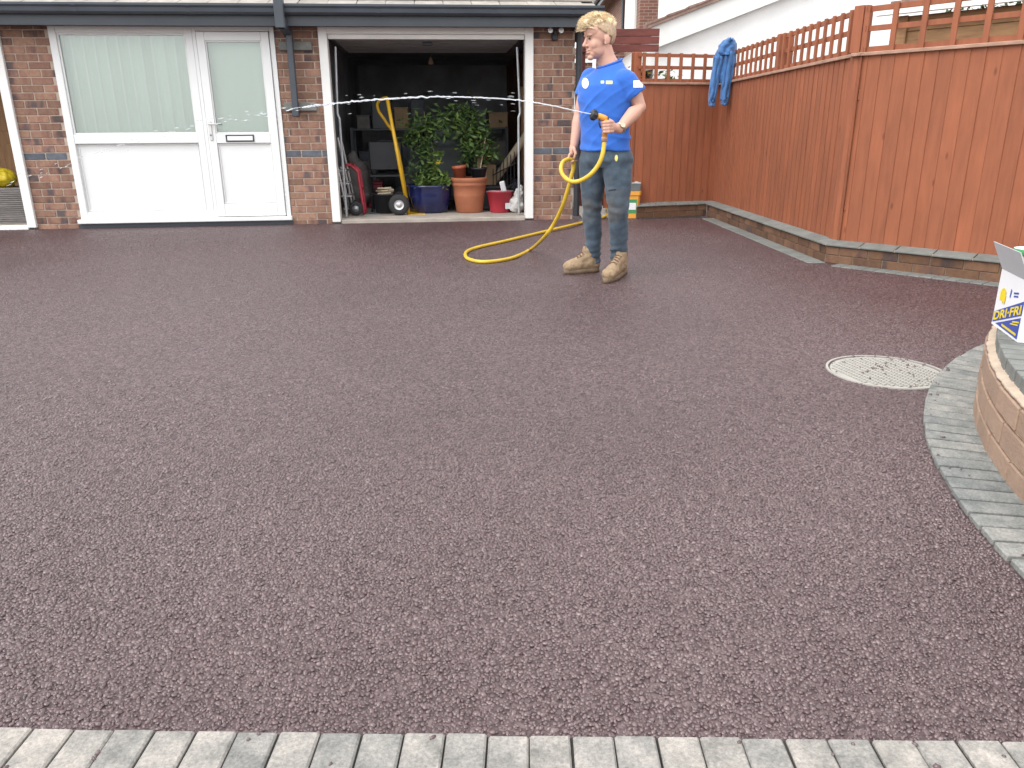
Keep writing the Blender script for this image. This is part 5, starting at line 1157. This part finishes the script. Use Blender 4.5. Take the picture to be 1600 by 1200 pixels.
decal(bvh, 939, 126.5, 944, 130.5, 'chest_print', 'badge', shirt); decal(bvh, 947, 126.5, 957, 131.5, 'chest_print', 'badgey', shirt)
decal(bvh, 989.5, 126, 1004, 137, 'sleeve_badge', 'badge', shirt, nu=13)
# --- jeans
rh, lh = pp(928, 250, .08), pp(965, 250, -.02)
rk, lk = pp(925, 322, .11), pp(966, 324, -.05)
ra, la = pp(927, 404, .20), pp(967, 408, .07)
jn = MB()
jn.loft([(tc_(.755), lft*.13, fwd*.095), (tc_(.80), lft*.172, fwd*.122), (tc_(.86), lft*.176, fwd*.125), (tc_(.91), lft*.165, fwd*.115)], 36)
jn.limb([rh, rh.lerp(rk, .5), rk, rk.lerp(ra, .45), ra], [.108, .092, .071, .064, .056], 22)
jn.limb([lh, lh.lerp(lk, .5), lk, lk.lerp(la, .45), la], [.110, .095, .074, .066, .058], 22)
jme = remesh(jn, .0055, 12)
def jfold(c):
    z = c.z; f = .005*nz((c.x, c.y, c.z*2), 7)+.003*nz(c, 22)
    kz = lk.z; near = math.exp(-((z-kz+.03)/.10)**2); an = math.exp(-((z-.13)/.10)**2); hp_ = math.exp(-((z-.74)/.07)**2)
    s_ = math.sin((z+.35*c.x+.02*nz(c, 9))*78+2*nz(c, 5)); s2 = math.sin((z-.2*c.x+.02*nz((c.x+5, c.y, c.z), 11))*120)
    return 1.5*f+.011*near*max(0, .1+nz(c, 6))*s_+.010*an*s2*max(.1, .4+nz(c, 8))+.005*hp_*s_*max(0, .3+nz(c, 5))
wrinkle(jme, jfold)
at_ = jme.attributes.new('rnd', 'FLOAT', 'POINT'); vals = []
for v in jme.vertices:
    z = v.co.z; fr_ = max(0, v.normal.dot(fwd)*.6+.4); vals.append(min(1, fr_*(.50*math.exp(-((z-.47)/.13)**2)+.22*math.exp(-((z-.70)/.14)**2))))
at_.data.foreach_set('value', vals)
jeans = link('jeans', jme, 'denim', person)
bvj = BVHTree.FromPolygons([v.co for v in jme.vertices], [p.vertices for p in jme.polygons])
decal(bvj, 960.5, 242, 965.5, 252, 'paint_mark', 'badgey', jeans, 'oval')
decal(bvj, 951, 296.6, 963, 298.6, 'torn_slit', 'black', jeans, nu=11, nv=3, skew=-1.5)
# --- boots
def boot(toe, heel):
    toe, heel = V(toe-PR), V(heel-PR); d = (toe-heel); L = d.length; d.normalize(); s_ = Vector((0, 0, 1)).cross(d); Mx = Matrix((d, s_, Vector((0, 0, 1)))).transposed()
    def q(f, l, u): return heel+d*f*L+s_*l+Vector((0, 0, u))
    mb = MB().ell(q(.84, 0, .055), (.052, .052, .042), Mx).ell(q(.66, 0, .062), (.075, .050, .05), Mx).ell(q(.18, 0, .065), (.058, .042, .058), Mx).ell(q(.42, 0, .07), (.085, .043, .055), Mx)
    mb.limb([q(.26, 0, .08), q(.28, 0, .13), q(.30, 0, .165)], [.050, .050, .050]); mb.limb([q(.30, 0, .125), q(.62, 0, .085)], [.043, .038])
    me = remesh(mb, .005, 3); wrinkle(me, lambda c: .003*nz(c, 28)+.002*nz(c, 70))
    b = link('boot', me, 'boot', person)
    out = []
    for k in range(26):
        a = 2*math.pi*k/26; f = .5+.52*math.cos(a); wdt = .053*(1-.22*math.exp(-((f-.38)/.2)**2))*(.96 if f < .4 else 1); out.append((f, math.sin(a)*wdt*(1.0 if abs(math.cos(a)) < .8 else 1.08)))
    vs = [q(f, l, .0015) for f, l in out]+[q(f, l*1.03, .016) for f, l in out]+[q(f, l, .032) for f, l in out]; n = len(out)
    MB().add(vs, [tuple(range(n))[::-1], tuple(range(2*n, 3*n))]+[(r*n+i, r*n+(i+1) % n, (r+1)*n+(i+1) % n, (r+1)*n+i) for r in range(2) for i in range(n)]).build('sole', 'sole', b, True)
    bv = BVHTree.FromPolygons([v.co for v in me.vertices], [p.vertices for p in me.polygons])
    def top(f, l):
        h = bv.ray_cast(q(f, l, .35), Vector((0, 0, -1))); return (h[0]+Vector((0, 0, .003))) if h[0] is not None else q(f, l, .12)
    for k in range(4):
        f = .40+k*.075; MB().tube([top(f, -.028), top(f+.02, 0), top(f+.035, .028)], .0028, 6).build('lace', 'lace', b); MB().tube([top(f+.035, -.028), top(f+.02, 0)+Vector((0, 0, .002)), top(f, .028)], .0028, 6).build('lace', 'lace', b)
    return b
boot(gnd(882, 428), gnd(935, 424.5)); boot(gnd(946, 443), gnd(976, 426))
# --- watch
wd = (WL_-EL).normalized(); wp = WL_.lerp(EL, .06)
x_ = wd.cross(Vector((0, 0, 1))).normalized(); y_ = x_.cross(wd)
wt = MB().tube([wp+(x_*math.cos(a)+y_*math.sin(a))*.0345 for a in np.linspace(0, 2*math.pi, 25)[:-1]], .0065, 6, closed=True).build('watch', 'watch', person, True)
wn_ = (V(camp)-wp); wn_ = (wn_-wd*wn_.dot(wd)).normalized(); Mw = Matrix((wd, wn_.cross(wd), wn_)).transposed()
MB().add([wp+wn_*(.033+h)+Mw @ Vector((r*math.cos(a), r*math.sin(a), 0)) for h, r in ((0, .018), (.009, .018), (.010, .014)) for a in np.linspace(0, 2*math.pi, 17)[:-1]], [tuple(range(32, 48))]+[(r*16+i, r*16+(i+1) % 16, (r+1)*16+(i+1) % 16, (r+1)*16+i) for r in range(2) for i in range(16)]).build('watch_case', 'watch', wt)
MB().add([wp+wn_*.0435+Mw @ Vector((.0135*math.cos(a), .0135*math.sin(a), 0)) for a in np.linspace(0, 2*math.pi, 17)[:-1]], [tuple(range(16))]).build('watch_face', 'tube', wt, fix=False)

# ================================================================== HOSE, SPRAY GUN, WATER
def wp_(px, py, Y): return aty(px, py, Y)
hose_pts = [wp_(944.5, 214, 5.205), wp_(944, 225, 5.20), wp_(941, 243, 5.19), wp_(934, 259, 5.19), wp_(921, 274, 5.20), wp_(905, 283, 5.25), wp_(891, 283, 5.31), wp_(880, 274, 5.38), wp_(876.5, 263, 5.43), wp_(880, 253, 5.50), wp_(888, 249, 5.55), wp_(895, 250.5, 5.58), wp_(896.5, 259, 5.60),
            wp_(893, 275, 5.60), wp_(887, 297, 5.62), wp_(879, 322, 5.68), wp_(866, 349, 5.80), wp_(850, 371, 5.95)]
hose_pts += [gnd(830, 389, .02), gnd(806, 401, .0145), gnd(780, 407, .0145), gnd(752, 409, .0145), gnd(733, 405, .0145), gnd(727, 399, .0145), gnd(731, 392, .0145), gnd(750, 385.5, .0145), gnd(790, 376.5, .0145), gnd(840, 364.5, .0145), gnd(890, 352.5, .030), gnd(912, 347.2, .0145), gnd(930, 343.5, .016), gnd(944, 338.5, .021), gnd(950, 333, .021), gnd(948, 326, .021)]
ho = thing('garden_hose', 'yellow garden hose with spray gun, looped through the man\'s hands and across the drive', 'hose', tuple(np.array(hose_pts[20])*np.array([1, 1, 0])))
ofs = V(ho.location)
MB().tube([V(p)-ofs for p in smooth_path(hose_pts, 7)], .0145, 10).build('hose_tube', 'hose', ho, True)
n0 = V(wp_(926, 179, 5.18)); n1 = V(wp_(948, 186, 5.205)); gd = (n0-n1).normalized()
def gq(t): return n1+gd*t-ofs
gL = (n0-n1).length
gun = MB().tube([gq(.0), gq(.02), gq(gL*.55), gq(gL*.72)], [.016, .020, .021, .016], 14).build('spray_gun', 'orange', ho, True)
MB().tube([gq(gL*.68), gq(gL*.74), gq(gL*.80), gq(gL*1.05), gq(gL*1.10)], [.018, .026, .030, .031, .026], 16).build('nozzle', 'black', gun, True)
for k in range(8):
    a = k*math.pi/4; e1 = gd.cross(Vector((0, 0, 1))).normalized(); e2 = e1.cross(gd); o_ = e1*math.cos(a)*.030+e2*math.sin(a)*.030
    MB().tube([gq(gL*.80)+o_, gq(gL*1.04)+o_], .005, 6).build('grip_rib', 'black', gun)
hb_a, hb_b = V(wp_(947, 187, 5.20))-ofs, V(wp_(944.5, 214, 5.205))-ofs
MB().tube([hb_a, hb_a.lerp(hb_b, .5), hb_b], [.019, .0185, .0165], 12).build('handle', 'orange', gun, True)
MB().tube([hb_b, hb_b+Vector((0, -.002, -.03))], [.020, .019], 12).build('hose_connector', 'rail', gun, True)
MB().tube([gq(-.008), gq(.018)], [.014, .018], 10).build('rear_cap', 'black', gun, True)
MB().tube([V(wp_(937, 186.5, 5.18))-ofs, V(wp_(936, 192, 5.173))-ofs, V(wp_(938.5, 200, 5.175))-ofs], [.006, .006, .005], 8).build('trigger', 'black', gun, True)
# water jet
jpx = [(923.5, 178.2, 5.17), (900, 173.3, 5.19), (870, 166.5, 5.22), (840, 160.8, 5.25), (810, 156.5, 5.30), (780, 154, 5.31), (750, 152.6, 5.32), (715, 151.5, 5.34), (680, 151.3, 5.36), (640, 152.5, 5.38), (600, 155, 5.41), (560, 157.8, 5.44), (535, 160.5, 5.46), (505, 163.5, 5.48), (470, 168.3, 5.5), (440, 173, 5.52)]
jp = smooth_path([wp_(*p) for p in jpx], 14); n = len(jp); jr = []
rr = random.Random(5); jj = []
for i, p in enumerate(jp):
    t = i/n; base = .0028+.0028*t; am = min(1, t*1.6); jr.append(max(.0012, base*(1+am*(.9*noise.noise(Vector((i*.5, 1, 0)))+.5*noise.noise(Vector((i*1.5, 2, 0))))))); jj.append(V(p)+Vector((0, .004*am*noise.noise(Vector((i*.4, 9, 0))), .009*am*noise.noise(Vector((i*.33, 5, 0))))))
jet = MB().tube(jj[:int(n*.93)], jr[:int(n*.93)], 8)
def streak(p, L, r, d): jet.tube([p-d*L, p-d*L*.4, p, p+d*L*.5, p+d*L], [r*.15, r*.8, r, r*.7, r*.15], 6)
far = smooth_path([wp_(*p) for p in jpx[-3:]]+[wp_(400, 179.5, 5.54), wp_(340, 189.5, 5.58), wp_(270, 205, 5.62), wp_(200, 224, 5.66), wp_(120, 249, 5.7), wp_(60, 271, 5.74), wp_(10, 291, 5.78)], 40)
for i in range(len(far)-2):
    t = i/len(far); p = V(far[i]); d = (V(far[i+1])-p).normalized()
    if rr.random() < min(.30-.18*t, .08+.7*t): streak(p+Vector((rr.gauss(0, .01), rr.gauss(0, .02), rr.gauss(0, .006+.016*t))), rr.uniform(.008, .03), rr.uniform(.0012, .0034), d)
for i in range(34):
    k = rr.randrange(int(n*.2), n-1); p = V(jp[k]); d = (V(jp[k+1])-p).normalized(); streak(p+Vector((0, rr.gauss(0, .02), rr.gauss(-.004, .028))), rr.uniform(.006, .022), rr.uniform(.0007, .0017), d)
jo = jet.build('water_jet', 'water', None, True); tag(jo, 'thin white jet of water arching from the spray gun across the garage front', None, None, 'stuff')
